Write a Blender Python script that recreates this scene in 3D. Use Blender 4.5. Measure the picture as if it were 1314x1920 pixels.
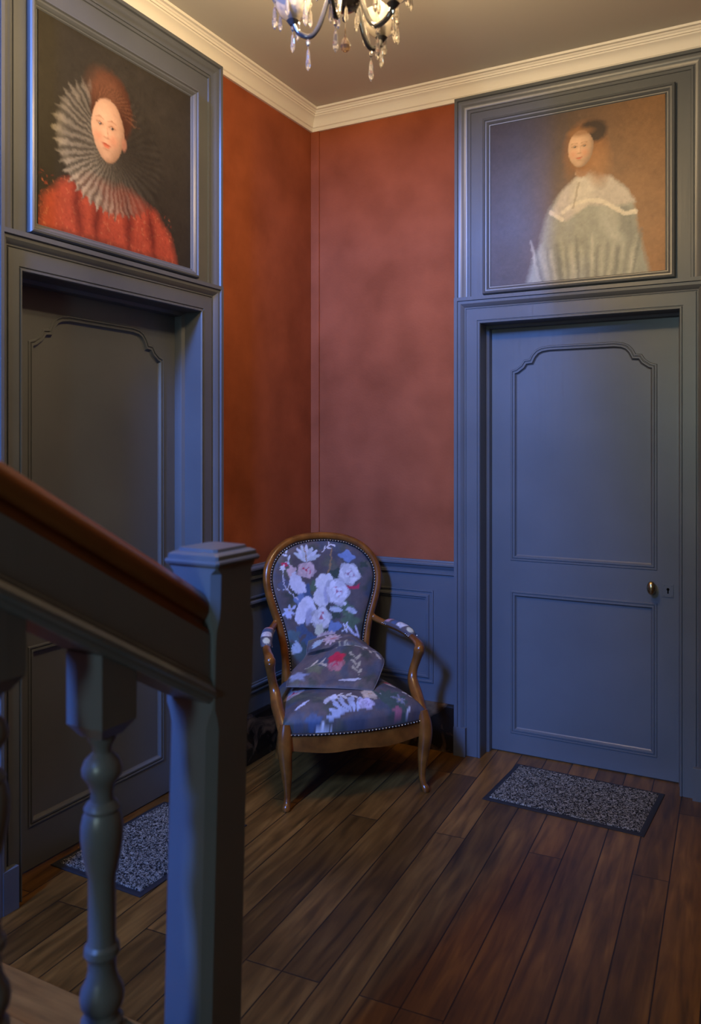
import bpy, bmesh, math, random
import numpy as np
from mathutils import Vector, Matrix
from mathutils.geometry import tessellate_polygon
random.seed(7); rng = np.random.RandomState(5)
for o in list(bpy.data.objects): bpy.data.objects.remove(o)
S = bpy.context.scene
COL = S.collection
PI = math.pi

# ------------------------------------------------------------------ camera
cam_d = bpy.data.cameras.new('camera'); cam = bpy.data.objects.new('camera', cam_d); COL.objects.link(cam)
cam.location = (2.255, -3.768, 1.506); cam.rotation_euler = (PI/2, 0, 0.492)
cam_d.sensor_width = 36; cam_d.lens = 1536.1*36/1920; cam_d.shift_y = -128.4/1920
cam_d.clip_start = 0.02
cam_d.dof.use_dof = True; cam_d.dof.focus_distance = 3.7; cam_d.dof.aperture_fstop = 3.4
S.camera = cam
# ------------------------------------------------------------------ light and exposure
S.view_settings.view_transform = 'Standard'; S.view_settings.look = 'None'
S.view_settings.gamma = 1.0; S.view_settings.exposure = 0.0
W = bpy.data.worlds.new('sky'); S.world = W; W.use_nodes = True
W.node_tree.nodes['Background'].inputs[0].default_value = (0.35, 0.5, 1.0, 1)
W.node_tree.nodes['Background'].inputs[1].default_value = 0.6
WIN = dict(x=0.84, y=-6.2, z=4.0, w=0.5, h=1.2)       # tall window high in the stairwell
ld = bpy.data.lights.new('window_daylight', 'AREA'); ld.shape = 'RECTANGLE'; ld.size = WIN['w']; ld.size_y = WIN['h']
ld.energy = 660; ld.color = (0.125, 0.305, 1.0)
lo = bpy.data.objects.new('window_daylight', ld); COL.objects.link(lo)
lo.location = (WIN['x'], WIN['y']-0.10, WIN['z'])
lo.rotation_euler = (Vector((0.0, 6.2, -2.9))).to_track_quat('-Z', 'Y').to_euler()
WI2 = dict(x=1.85, y=-6.2, z=2.1, w=0.5, h=0.9)         # small window at the far end of the landing
lg = bpy.data.lights.new('landing_window_light', 'AREA'); lg.shape = 'RECTANGLE'; lg.size = WI2['w']; lg.size_y = WI2['h']; lg.energy = 42; lg.color = (0.72, 1.0, 0.98)
lgo = bpy.data.objects.new('landing_window_light', lg); COL.objects.link(lgo); lgo.location = (WI2['x'], WI2['y']-0.10, WI2['z']); lgo.rotation_euler = Vector((-.12, 1, 0)).to_track_quat('-Z', 'Y').to_euler()
LAMP_W = 17.0; LAMP_COL = (1.0, 0.70, 0.36)

# ------------------------------------------------------------------ materials
def mat(name, col, rough=0.5, spec=0.5, metal=0.0, **kw):
    m = bpy.data.materials.new(name); m.use_nodes = True
    b = m.node_tree.nodes['Principled BSDF']
    b.inputs['Base Color'].default_value = (*col, 1); b.inputs['Roughness'].default_value = rough
    b.inputs['Specular IOR Level'].default_value = spec; b.inputs['Metallic'].default_value = metal
    for k, v in kw.items(): b.inputs[k].default_value = v
    return m
def N(m, t, **kw):
    n = m.node_tree.nodes.new(t)
    for k, v in kw.items():
        if k in n.inputs: n.inputs[k].default_value = v
        else: setattr(n, k, v)
    return n
def Lk(m, a, b): m.node_tree.links.new(a, b)
def noise_mix(m, c1, c2, scale=5, detail=6, lo=0.3, hi=0.7, vec=None, bump=0, bscale=None):
    b = m.node_tree.nodes['Principled BSDF']
    geo = N(m, 'ShaderNodeNewGeometry')
    src = geo.outputs['Position'] if vec is None else vec
    n = N(m, 'ShaderNodeTexNoise'); n.inputs['Scale'].default_value = scale; n.inputs['Detail'].default_value = detail
    Lk(m, src, n.inputs['Vector'])
    r = N(m, 'ShaderNodeValToRGB'); r.color_ramp.elements[0].position = lo; r.color_ramp.elements[1].position = hi
    r.color_ramp.elements[0].color = (*c1, 1); r.color_ramp.elements[1].color = (*c2, 1)
    Lk(m, n.outputs['Fac'], r.inputs['Fac']); Lk(m, r.outputs['Color'], b.inputs['Base Color'])
    if bump:
        n2 = N(m, 'ShaderNodeTexNoise'); n2.inputs['Scale'].default_value = bscale or scale*6; n2.inputs['Detail'].default_value = 4
        Lk(m, src, n2.inputs['Vector'])
        bp = N(m, 'ShaderNodeBump'); bp.inputs['Strength'].default_value = bump; bp.inputs['Distance'].default_value = 0.01
        Lk(m, n2.outputs['Fac'], bp.inputs['Height']); Lk(m, bp.outputs['Normal'], b.inputs['Normal'])
    return r
M = {}
# satin grey-green joinery paint with brush streaks
m = mat('joinery_paint', (0.12, 0.12, 0.11), 0.36, 0.5)
geo = N(m, 'ShaderNodeNewGeometry'); mp = N(m, 'ShaderNodeMapping'); mp.inputs['Scale'].default_value = (60, 60, 2.5)
Lk(m, geo.outputs['Position'], mp.inputs['Vector'])
r = noise_mix(m, (0.090, 0.101, 0.116), (0.108, 0.120, 0.137), scale=3.0, detail=5)
b = m.node_tree.nodes['Principled BSDF']
n = N(m, 'ShaderNodeTexNoise'); n.inputs['Scale'].default_value = 1.0; n.inputs['Detail'].default_value = 3; Lk(m, mp.outputs[0], n.inputs['Vector'])
bp = N(m, 'ShaderNodeBump'); bp.inputs['Strength'].default_value = 0.10; bp.inputs['Distance'].default_value = 0.004
Lk(m, n.outputs['Fac'], bp.inputs['Height']); Lk(m, bp.outputs['Normal'], b.inputs['Normal'])
M['paint'] = m
# suede-effect orange wall
m = mat('suede_wall', (0.33, 0.09, 0.03), 0.85, 0.15)
r = noise_mix(m, (0.250, 0.065, 0.026), (0.365, 0.099, 0.042), scale=4.0, detail=9, lo=0.33, hi=0.68, bump=0.08, bscale=90)
M['wall'] = m
M['ceiling'] = mat('ceiling_paint', (0.63, 0.61, 0.56), 0.8, 0.1)
M['cornice'] = mat('cornice_cream', (0.87, 0.83, 0.76), 0.55, 0.3)
M['plain_wall'] = mat('plain_wall', (0.16, 0.09, 0.055), 0.8, 0.1)
# floor boards
m = mat('floor_boards', (0.2, 0.1, 0.05), 0.40, 0.32)
b = m.node_tree.nodes['Principled BSDF']
geo = N(m, 'ShaderNodeNewGeometry'); mp = N(m, 'ShaderNodeMapping', vector_type='POINT')
mp.inputs['Rotation'].default_value = (0, 0, -math.radians(93.15)); mp.inputs['Location'].default_value = (0.3, 0.03, 0)
Lk(m, geo.outputs['Position'], mp.inputs['Vector'])
br = N(m, 'ShaderNodeTexBrick'); br.offset = 0.37; br.offset_frequency = 3
for k, v in (('Scale', 1.0), ('Mortar Size', 0.0022), ('Mortar Smooth', 0.3), ('Bias', 0.0), ('Brick Width', 1.55), ('Row Height', 0.121)): br.inputs[k].default_value = v
br.inputs['Color1'].default_value = (0.0, 0, 0, 1); br.inputs['Color2'].default_value = (1, 1, 1, 1); br.inputs['Mortar'].default_value = (0.5, 0.5, 0.5, 1)
Lk(m, mp.outputs[0], br.inputs['Vector'])
mp2 = N(m, 'ShaderNodeMapping'); mp2.inputs['Scale'].default_value = (2.2, 22, 1); Lk(m, mp.outputs[0], mp2.inputs['Vector'])
gr = N(m, 'ShaderNodeTexNoise'); gr.inputs['Scale'].default_value = 1.6; gr.inputs['Detail'].default_value = 8; gr.inputs['Distortion'].default_value = 0.6
gr.noise_dimensions = '4D'; Lk(m, mp2.outputs[0], gr.inputs['Vector'])
mw = N(m, 'ShaderNodeMath', operation='MULTIPLY'); mw.inputs[1].default_value = 9.0
Lk(m, br.outputs['Color'], mw.inputs[0]); Lk(m, mw.outputs[0], gr.inputs['W'])
rp = N(m, 'ShaderNodeValToRGB'); cr = rp.color_ramp
cr.elements[0].position = 0.28; cr.elements[0].color = (0.048, 0.0215, 0.004, 1)
cr.elements[1].position = 0.72; cr.elements[1].color = (0.200, 0.092, 0.019, 1)
e = cr.elements.new(0.5); e.color = (0.124, 0.053, 0.010, 1)
Lk(m, gr.outputs['Fac'], rp.inputs['Fac'])
sc = N(m, 'ShaderNodeMapRange'); sc.inputs['To Min'].default_value = 0.66; sc.inputs['To Max'].default_value = 1.40; Lk(m, br.outputs['Color'], sc.inputs['Value'])
vm = N(m, 'ShaderNodeVectorMath', operation='SCALE'); Lk(m, rp.outputs['Color'], vm.inputs[0]); Lk(m, sc.outputs[0], vm.inputs['Scale'])
blot = N(m, 'ShaderNodeTexNoise'); blot.inputs['Scale'].default_value = 2.6; blot.inputs['Detail'].default_value = 3; Lk(m, geo.outputs['Position'], blot.inputs['Vector'])
bm_ = N(m, 'ShaderNodeMapRange'); bm_.inputs['From Min'].default_value = 0.35; bm_.inputs['From Max'].default_value = 0.6; bm_.inputs['To Min'].default_value = 0.72; bm_.inputs['To Max'].default_value = 1.08
Lk(m, blot.outputs['Fac'], bm_.inputs['Value'])
vm2 = N(m, 'ShaderNodeVectorMath', operation='SCALE'); Lk(m, vm.outputs[0], vm2.inputs[0]); Lk(m, bm_.outputs[0], vm2.inputs['Scale'])
mx = N(m, 'ShaderNodeMixRGB'); Lk(m, br.outputs['Fac'], mx.inputs['Fac']); Lk(m, vm2.outputs[0], mx.inputs['Color1']); mx.inputs['Color2'].default_value = (0.012, 0.006, 0.003, 1)
Lk(m, mx.outputs[0], b.inputs['Base Color'])
inv = N(m, 'ShaderNodeMath', operation='SUBTRACT'); inv.inputs[0].default_value = 1.0; Lk(m, br.outputs['Fac'], inv.inputs[1])
ad = N(m, 'ShaderNodeMath', operation='MULTIPLY_ADD'); ad.inputs[1].default_value = 0.12; Lk(m, gr.outputs['Fac'], ad.inputs[0]); Lk(m, inv.outputs[0], ad.inputs[2])
bp = N(m, 'ShaderNodeBump'); bp.inputs['Strength'].default_value = 0.5; bp.inputs['Distance'].default_value = 0.003
Lk(m, ad.outputs[0], bp.inputs['Height']); Lk(m, bp.outputs['Normal'], b.inputs['Normal'])
M['floor'] = m
def wood(name, c1, c2, rough, scale=(3, 3, 3), sc=6, spec=0.5, coat=0):
    m = mat(name, c1, rough, spec)
    tc = N(m, 'ShaderNodeTexCoord'); mp = N(m, 'ShaderNodeMapping'); mp.inputs['Scale'].default_value = scale
    Lk(m, tc.outputs['Object'], mp.inputs['Vector'])
    noise_mix(m, c1, c2, scale=sc, detail=6, vec=mp.outputs[0])
    m.node_tree.nodes['Principled BSDF'].inputs['Coat Weight'].default_value = coat
    m.node_tree.nodes['Principled BSDF'].inputs['Coat Roughness'].default_value = 0.15
    return m
M['walnut'] = wood('polished_walnut', (0.120, 0.036, 0.006), (0.29, 0.098, 0.015), 0.28, sc=5, coat=0.35)
M['rail_wood'] = wood('handrail_wood', (0.075, 0.024, 0.006), (0.14, 0.048, 0.013), 0.32, (8, 1, 1), coat=0.3)
M['tread_wood'] = wood('stair_tread_wood', (0.17, 0.075, 0.018), (0.28, 0.13, 0.032), 0.42, (1, 8, 1))
m = mat('dark_marble', (0.02, 0.015, 0.01), 0.18, 0.5)
r = noise_mix(m, (0.012, 0.009, 0.007), (0.16, 0.10, 0.055), scale=7, detail=10, lo=0.50, hi=0.74); M['marble'] = m
for nd in m.node_tree.nodes:
    if nd.type == 'TEX_NOISE': nd.inputs['Distortion'].default_value = 1.6
M['brass'] = mat('aged_brass', (0.52, 0.40, 0.20), 0.24, 0.5, 1.0)
M['nail'] = mat('nail_brass', (0.62, 0.55, 0.42), 0.25, 0.5, 1.0)
M['gimp'] = mat('black_gimp', (0.012, 0.010, 0.010), 0.6)
M['dark'] = mat('keyhole_black', (0.004, 0.004, 0.004), 0.9, 0.0)
M['rubber'] = mat('mat_rubber', (0.012, 0.013, 0.017), 0.6)
m = mat('mat_pile', (0.1, 0.1, 0.1), 0.95, 0.1)
r = noise_mix(m, (0.016, 0.015, 0.014), (0.36, 0.335, 0.29), scale=120, detail=2, lo=0.44, hi=0.62, bump=0.9, bscale=150); M['pile'] = m
for nd in m.node_tree.nodes:
    if nd.type == 'TEX_NOISE': nd.inputs['Distortion'].default_value = 1.2
def vcol_mat(name, rough, spec, weave=0, coat=0):
    m = mat(name, (0.5, 0.5, 0.5), rough, spec)
    a = N(m, 'ShaderNodeVertexColor', layer_name='Col'); b = m.node_tree.nodes['Principled BSDF']
    Lk(m, a.outputs['Color'], b.inputs['Base Color'])
    if weave:
        tc = N(m, 'ShaderNodeTexCoord'); n = N(m, 'ShaderNodeTexNoise'); n.inputs['Scale'].default_value = weave; n.inputs['Detail'].default_value = 2
        Lk(m, tc.outputs['Object'], n.inputs['Vector'])
        bp = N(m, 'ShaderNodeBump'); bp.inputs['Strength'].default_value = 0.15; bp.inputs['Distance'].default_value = 0.003
        Lk(m, n.outputs['Fac'], bp.inputs['Height']); Lk(m, bp.outputs['Normal'], b.inputs['Normal'])
    b.inputs['Coat Weight'].default_value = coat
    return m
M['fabric'] = vcol_mat('floral_cotton', 0.55, 0.35, 220)
M['canvas'] = vcol_mat('painted_canvas', 0.42, 0.35, 260)
M['glass_cup'] = mat('smoked_glass', (0.50, 0.47, 0.43), 0.10, 0.7, **{'Transmission Weight': 0.5, 'IOR': 1.45})
M['glass_dark'] = mat('dark_glass', (0.085, 0.085, 0.09), 0.08, 0.8, **{'Transmission Weight': 0.35, 'IOR': 1.5})
M['crystal'] = mat('cut_crystal', (0.92, 0.88, 0.84), 0.02, 0.8, **{'Transmission Weight': 0.9, 'IOR': 1.6})
M['amber'] = mat('smoky_crystal', (0.42, 0.27, 0.15), 0.03, 0.9, **{'Transmission Weight': 0.75, 'IOR': 1.6})
M['chrome'] = mat('chrome', (0.75, 0.73, 0.70), 0.12, 0.5, 1.0)
M['candle'] = mat('candle_sleeve', (0.8, 0.78, 0.7), 0.4)
m = mat('bulb', (1, 0.8, 0.5), 0.3); b = m.node_tree.nodes['Principled BSDF']
b.inputs['Emission Color'].default_value = (1, 0.72, 0.40, 1); b.inputs['Emission Strength'].default_value = 12; M['bulb'] = m

# ------------------------------------------------------------------ helpers
def obj(name, bm, m, parent=None, smooth=True, bevel=0, label=None, ang=35):
    bmesh.ops.recalc_face_normals(bm, faces=bm.faces)
    me = bpy.data.meshes.new(name); bm.to_mesh(me); bm.free()
    o = bpy.data.objects.new(name, me); COL.objects.link(o)
    if m: me.materials.append(m)
    if parent: o.parent = parent
    if smooth:
        me.polygons.foreach_set('use_smooth', [True]*len(me.polygons))
        me.set_sharp_from_angle(angle=math.radians(ang))
    if bevel:
        md = o.modifiers.new('bevel', 'BEVEL'); md.width = bevel; md.segments = 2; md.limit_method = 'ANGLE'; md.harden_normals = False
    if label: o['label'] = label
    return o
def empty(name, loc=(0, 0, 0), rz=0, label=None, cat=None, group=None):
    o = bpy.data.objects.new(name, None); COL.objects.link(o); o.location = loc; o.rotation_euler = (0, 0, rz); o.empty_display_size = 0.1
    if label: o['label'] = label
    if cat: o['category'] = cat
    if group: o['group'] = group
    return o
def struct(o): o['kind'] = 'structure'; return o
def box(bm, x0, x1, y0, y1, z0, z1):
    v = [bm.verts.new(p) for p in ((x0,y0,z0),(x1,y0,z0),(x1,y1,z0),(x0,y1,z0),(x0,y0,z1),(x1,y0,z1),(x1,y1,z1),(x0,y1,z1))]
    for f in ((0,3,2,1),(4,5,6,7),(0,1,5,4),(1,2,6,5),(2,3,7,6),(3,0,4,7)): bm.faces.new([v[i] for i in f])
RW = lambda a, z, d: (a, -d, z)      # back wall: a along x, d out into the room
LW = lambda a, z, d: (d, -a, z)      # left wall: a along -y, d out into the room
def offs(path, closed):
    n = len(path); res = []
    for i in range(n):
        p = Vector(path[i])
        if closed or 0 < i < n-1:
            a = (p-Vector(path[i-1])).normalized(); b = (Vector(path[(i+1) % n])-p).normalized()
        elif i == 0: a = b = (Vector(path[1])-p).normalized()
        else: a = b = (p-Vector(path[i-1])).normalized()
        na = Vector((-a.y, a.x)); nb = Vector((-b.y, b.x)); s = (na+nb)
        if s.length < 1e-6: s = na
        s.normalize(); res.append(s/max(0.3, s.dot(na)))
    return res
def sweep(bm, path, prof, closed, mp):
    """profile (offset to the left of the path, projection) swept along a 2-D path with mitred corners"""
    of = offs(path, closed); rows = []
    for o, d in prof:
        rows.append([bm.verts.new(mp(path[i][0]+of[i].x*o, path[i][1]+of[i].y*o, d)) for i in range(len(path))])
    n = len(path); k = n if closed else n-1
    for r in range(len(rows)-1):
        for i in range(k):
            j = (i+1) % n; bm.faces.new([rows[r][i], rows[r][j], rows[r+1][j], rows[r+1][i]])
    if not closed:
        for e in (0, -1):
            try: bm.faces.new([rw[e] for rw in rows])
            except ValueError: pass
    return [[(path[i][0]+of[i].x*o, path[i][1]+of[i].y*o) for i in range(n)] for o, d in prof]
def sheet(bm, loops, d, mp):
    """flat region with holes"""
    pts = [p for l in loops for p in l]
    tri = tessellate_polygon([[Vector((p[0], p[1], 0)) for p in l] for l in loops])
    v = [bm.verts.new(mp(p[0], p[1], d)) for p in pts]
    for t in tri:
        try: bm.faces.new([v[i] for i in t])
        except ValueError: pass
def rect(a0, a1, z0, z1): return [(a0, z0), (a1, z0), (a1, z1), (a0, z1)]
def lathe(bm, prof, c=(0, 0, 0), seg=24, sx=1, sy=1):
    rows = []
    for r, z in prof:
        rows.append([bm.verts.new((c[0]+sx*r*math.cos(2*PI*i/seg), c[1]+sy*r*math.sin(2*PI*i/seg), c[2]+z)) for i in range(seg)])
    for a, b in zip(rows, rows[1:]):
        for i in range(seg): bm.faces.new([a[i], a[(i+1) % seg], b[(i+1) % seg], b[i]])
    for rw in (rows[0], rows[-1]):
        try: bm.faces.new(rw)
        except ValueError: pass
def crom(pts, n=8):
    P = [np.array(p, float) for p in pts]; P = [2*P[0]-P[1]]+P+[2*P[-1]-P[-2]]; out = []
    for i in range(1, len(P)-2):
        for k in range(n):
            t = k/n
            out.append(0.5*((2*P[i])+(-P[i-1]+P[i+1])*t+(2*P[i-1]-5*P[i]+4*P[i+1]-P[i+2])*t*t+(-P[i-1]+3*P[i]-3*P[i+1]+P[i+2])*t**3))
    out.append(P[-2]); return out
def tube(bm, pts, up=(0, 0, 1), seg=12, n=8, power=1.0):
    """pts: (x,y,z,rw,rd) smoothed; rw is across 'up', rd along it"""
    Q = crom(pts, n); rows = []; U = Vector(up).normalized()
    for i, q in enumerate(Q):
        a = Vector(Q[min(i+1, len(Q)-1)][:3])-Vector(Q[max(i-1, 0)][:3]); a.normalize()
        side = a.cross(U)
        if side.length < 0.05: side = a.cross(Vector((0.1, 1, 0)))
        side.normalize(); u2 = side.cross(a).normalized(); row = []
        for k in range(seg):
            t = 2*PI*k/seg; c, s = math.cos(t), math.sin(t)
            c = math.copysign(abs(c)**power, c); s = math.copysign(abs(s)**power, s)
            row.append(bm.verts.new(Vector(q[:3])+side*c*q[3]+u2*s*q[4]))
        rows.append(row)
    for a, b in zip(rows, rows[1:]):
        for i in range(seg): bm.faces.new([a[i], a[(i+1) % seg], b[(i+1) % seg], b[i]])
    bm.faces.new(rows[0]); bm.faces.new(rows[-1])
def studs(bm, pts, nrm, r):
    """small domed nail heads"""
    for p, nn in zip(pts, nrm):
        q = Vector(nn).to_track_quat('Z', 'Y').to_matrix(); p = Vector(p)
        top = bm.verts.new(p+q @ Vector((0, 0, r*0.8)))
        r1 = [bm.verts.new(p+q @ Vector((r*0.75*math.cos(k*PI/3), r*0.75*math.sin(k*PI/3), r*0.5))) for k in range(6)]
        r0 = [bm.verts.new(p+q @ Vector((r*math.cos(k*PI/3), r*math.sin(k*PI/3), -r*0.3))) for k in range(6)]
        for k in range(6):
            j = (k+1) % 6; bm.faces.new([top, r1[k], r1[j]]); bm.faces.new([r1[k], r0[k], r0[j], r1[j]])

# ------------------------------------------------------------------ brushwork on a canvas of colour values
class Cv:
    def __init__(s, w, h, res, bg):
        s.res = res; s.W = int(w*res); s.H = int(h*res); s.w = w; s.h = h
        s.a = np.ones((s.H, s.W, 3))*np.array(bg)
        s.X, s.Y = np.meshgrid((np.arange(s.W)+.5)/res, (np.arange(s.H)+.5)/res)
    def put(s, mask, col, alpha=1.0):
        mk = np.clip(mask, 0, 1)[..., None]*alpha; s.a = s.a*(1-mk)+mk*np.array(col)
    def ell(s, cx, cy, rx, ry, col, rot=0, soft=.08, alpha=1.0, wob=0, lob=5, ph=0):
        c, q = math.cos(rot), math.sin(rot); dx, dy = s.X-cx, s.Y-cy
        u = (dx*c+dy*q)/rx; v = (-dx*q+dy*c)/ry; r = np.sqrt(u*u+v*v)
        if wob: r = r/(1+wob*np.sin(lob*np.arctan2(v, u)+ph))
        s.put((1-r)/soft+.5, col, alpha)
    def leaf(s, x, y, L, w, rot, col, soft=.15, alpha=1.0):
        c, q = math.cos(rot), math.sin(rot); dx, dy = s.X-x, s.Y-y
        u = (dx*c+dy*q)/L; v = (-dx*q+dy*c)/w
        h = np.sqrt(np.clip(np.sin(np.clip(u, 0, 1)*PI), 0, 1))*.5
        s.put(np.where((u > 0) & (u < 1), (h-np.abs(v))/soft+.3, 0), col, alpha)
    def line(s, pts, w, col, alpha=1.0):
        for (x0, y0), (x1, y1) in zip(pts, pts[1:]):
            dx, dy = x1-x0, y1-y0; L2 = dx*dx+dy*dy+1e-9
            t = np.clip(((s.X-x0)*dx+(s.Y-y0)*dy)/L2, 0, 1); d = np.hypot(s.X-x0-t*dx, s.Y-y0-t*dy)
            s.put((w-d)/(w*.6)+.4, col, alpha)
    def poly(s, pts, col, soft=0.004, alpha=1.0):
        inside = np.zeros(s.X.shape, bool); dist = np.full(s.X.shape, 9.0)
        for (x0, y0), (x1, y1) in zip(pts, pts[1:]+pts[:1]):
            if abs(y1-y0) > 1e-9:
                c = ((y0 > s.Y) != (y1 > s.Y)) & (s.X < (x1-x0)*(s.Y-y0)/(y1-y0)+x0); inside ^= c
            dx, dy = x1-x0, y1-y0; t = np.clip(((s.X-x0)*dx+(s.Y-y0)*dy)/(dx*dx+dy*dy+1e-9), 0, 1)
            dist = np.minimum(dist, np.hypot(s.X-x0-t*dx, s.Y-y0-t*dy))
        s.put(np.where(inside, .5+dist/soft, .5-dist/soft), col, alpha)
    def at(s, x, y):
        i = np.clip((np.asarray(y)*s.res).astype(int), 0, s.H-1); j = np.clip((np.asarray(x)*s.res).astype(int), 0, s.W-1)
        return s.a[i, j]
def set_cols(me, cols):
    ca = me.color_attributes.new('Col', 'FLOAT_COLOR', 'POINT')
    out = np.ones((len(me.vertices), 4), np.float32); out[:, :3] = cols; ca.data.foreach_set('color', out.ravel())
WHT, BLU, PNK, RED, GRN, DGR, NAV, TAN = (.70,.68,.70), (.17,.24,.42), (.66,.47,.47), (.52,.03,.08), (.10,.15,.09), (.045,.065,.05), (.07,.11,.20), (.42,.34,.22)
def rose(c, x, y, r, base=WHT, heart=(.45,.16,.22), ph=0.0, sq=1.0):
    sh = tuple(v*.62 for v in base); md = tuple(v*.82 for v in base)
    c.ell(x, y, r, r*sq, sh, wob=.10, lob=5, ph=ph, soft=.06)
    for k in range(6):
        t = ph+k*PI/3; c.ell(x+.52*r*math.cos(t), y+.52*r*sq*math.sin(t), .50*r, .38*r, base if k % 2 else md, rot=t+PI/2, wob=.07, lob=4, ph=k, soft=.07)
    c.ell(x, y, .56*r, .50*r*sq, md, wob=.1, lob=4, ph=ph, soft=.1)
    c.ell(x+.05*r, y, .42*r, .30*r, heart, rot=ph, wob=.15, lob=3, soft=.2)
    for k in range(3):
        t = ph+k*2.1; c.ell(x+.25*r*math.cos(t), y+.25*r*math.sin(t), .26*r, .14*r, base, rot=t+1.3, soft=.15)
def daisy(c, x, y, r, n, col, ph=0.0, spread=2*PI):
    for k in range(n): c.leaf(x, y, r*(.75+.25*((k*7) % 3)/2), r*.34, ph+k*spread/n, col)
    c.ell(x, y, r*.16, r*.16, TAN)
def sprig(c, x, y, L, rot, col, n=5):
    ex, ey = x+L*math.cos(rot), y+L*math.sin(rot); c.line([(x, y), (ex, ey)], .0022, col)
    for k in range(n):
        t = (k+1)/n; sgn = 1 if k % 2 else -1
        c.leaf(x+(ex-x)*t, y+(ey-y)*t, L*.38, L*.13, rot+sgn*.75, col)
GROUND = (.105, .085, .088)
def ground_fabric(w, h, res, seed):
    c = Cv(w, h, res, GROUND); rs = np.random.RandomState(seed)
    for k in range(int(70*w*h/0.36)):
        x, y = rs.rand()*w, rs.rand()*h; col = [(.13,.10,.095), (.075,.075,.095), DGR, (.06,.08,.12), (.12,.12,.08)][rs.randint(5)]
        c.ell(x, y, .02+.05*rs.rand(), .012+.03*rs.rand(), col, rot=rs.rand()*3, soft=.6, alpha=.7, wob=.2, lob=5, ph=rs.rand()*6)
    return c

# ------------------------------------------------------------------ the room shell
ZC = 3.266; XR = 3.35; YF = -6.2; ZT = 5.3; XW, YW = 1.10, -2.30     # the stairwell is open above x < XW, y < YW
DR = dict(a0=.825, a1=.950, a2=1.840, a3=1.962, zo=2.080, zm=2.209, rc=.035, rd=.114)   # door in the back wall
DL = dict(a0=.842, a1=.971, a2=1.902, a3=2.001, zo=2.072, zm=2.198, rc=.043, rd=.105)   # door in the left wall
bm = bmesh.new(); box(bm, -.3, XR+.2, YF-.2, .3, -.15, 0); struct(obj('floor', bm, M['floor'], smooth=False))
bm = bmesh.new(); box(bm, -.3, XR+.2, YW, .3, ZC, ZC+.15); box(bm, XW, XR+.2, YF-.2, YW, ZC, ZC+.15); struct(obj('ceiling', bm, M['ceiling'], smooth=False))
bm = bmesh.new(); box(bm, -.3, XW+.2, YF-.2, YW+.2, ZT, ZT+.1); struct(obj('ceiling_stairwell', bm, M['ceiling'], smooth=False))
bm = bmesh.new(); box(bm, 0, XW, YW, YW+.15, ZC+.15, ZT); box(bm, XW, XW+.15, YF, YW+.15, ZC+.15, ZT); box(bm, XW, XW+.12, YF, YW, 2.86, ZC); struct(obj('wall_stairwell_and_baffle', bm, M['plain_wall'], smooth=False))  # last box is an unseen bulkhead, added to block part of the window light
bm = bmesh.new(); D = DR
for r_ in ((-.25, D['a1']-.03, 0, ZC), (D['a2']+.03, XR+.2, 0, ZC), (D['a1']-.03, D['a2']+.03, D['zo']+.03, ZC)): box(bm, r_[0], r_[1], 0, .25, r_[2], r_[3])
struct(obj('wall_back', bm, M['wall'], smooth=False))
bm = bmesh.new(); D = DL
for r_ in ((0, D['a1']-.03, 0, ZC), (D['a2']+.03, -YW, 0, ZC), (-YW, -YF+.2, 0, ZT), (D['a1']-.03, D['a2']+.03, D['zo']+.03, ZC)): box(bm, -.25, 0, -r_[1], -r_[0], r_[2], r_[3])
struct(obj('wall_left', bm, M['wall'], smooth=False))
bm = bmesh.new(); box(bm, XR, XR+.2, YF-.2, 0, 0, ZC); struct(obj('wall_right', bm, M['plain_wall'], smooth=False))
bm = bmesh.new(); w = WIN; x0, x1, z0, z1 = w['x']-w['w']/2, w['x']+w['w']/2, w['z']-w['h']/2, w['z']+w['h']/2
w = WI2; u0, u1, q0, q1 = w['x']-w['w']/2, w['x']+w['w']/2, w['z']-w['h']/2, w['z']+w['h']/2
for r_ in ((0, x0, 0, ZT), (x1, XW, 0, ZT), (XW, u0, 0, ZC), (u1, XR, 0, ZC), (u0, u1, 0, q0), (u0, u1, q1, ZC), (x0, x1, 0, z0), (x0, x1, z1, ZT)): box(bm, r_[0], r_[1], YF-.2, YF, r_[2], r_[3])
struct(obj('wall_front', bm, M['plain_wall'], smooth=False))
for k_, (x0, x1, z0, z1) in enumerate(((x0, x1, z0, z1), (u0, u1, q0, q1))):
    bm = bmesh.new()
    for a, b_, c_, d_ in ((x0, x0+.035, z0, z1), (x1-.035, x1, z0, z1), (x0+.035, x1-.035, z0, z0+.035), (x0+.035, x1-.035, z1-.035, z1)): box(bm, a, b_, YF-.06, YF-.02, c_, d_)
    struct(obj('window_%d' % (k_+1), bm, M['cornice'], smooth=False))
# wallpaper corner strip with its thin seam, as the photo shows at the meeting of the two walls
bm = bmesh.new(); box(bm, .0005, .050, -.010, 0, .93, 3.167); struct(obj('trim_5', bm, M['wall'], smooth=False, bevel=.001))
# cornice
CP = [(.0, -.100), (.012, -.100), (.015, -.092), (.015, -.084), (.021, -.080), (.023, -.070), (.027, -.055), (.036, -.042), (.048, -.034), (.050, -.028), (.056, -.028),
      (.058, -.020), (.062, -.018), (.066, -.012), (.076, -.010), (.078, 0.0)]
bm = bmesh.new(); path = [(XR, 0), (0, 0), (0, YW)]
sweep(bm, path[::1], [(o, ZC+d) for o, d in CP], False, lambda a, z, d: (a, z, d))
struct(obj('trim_1', bm, M['cornice'], ang=25))

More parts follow.
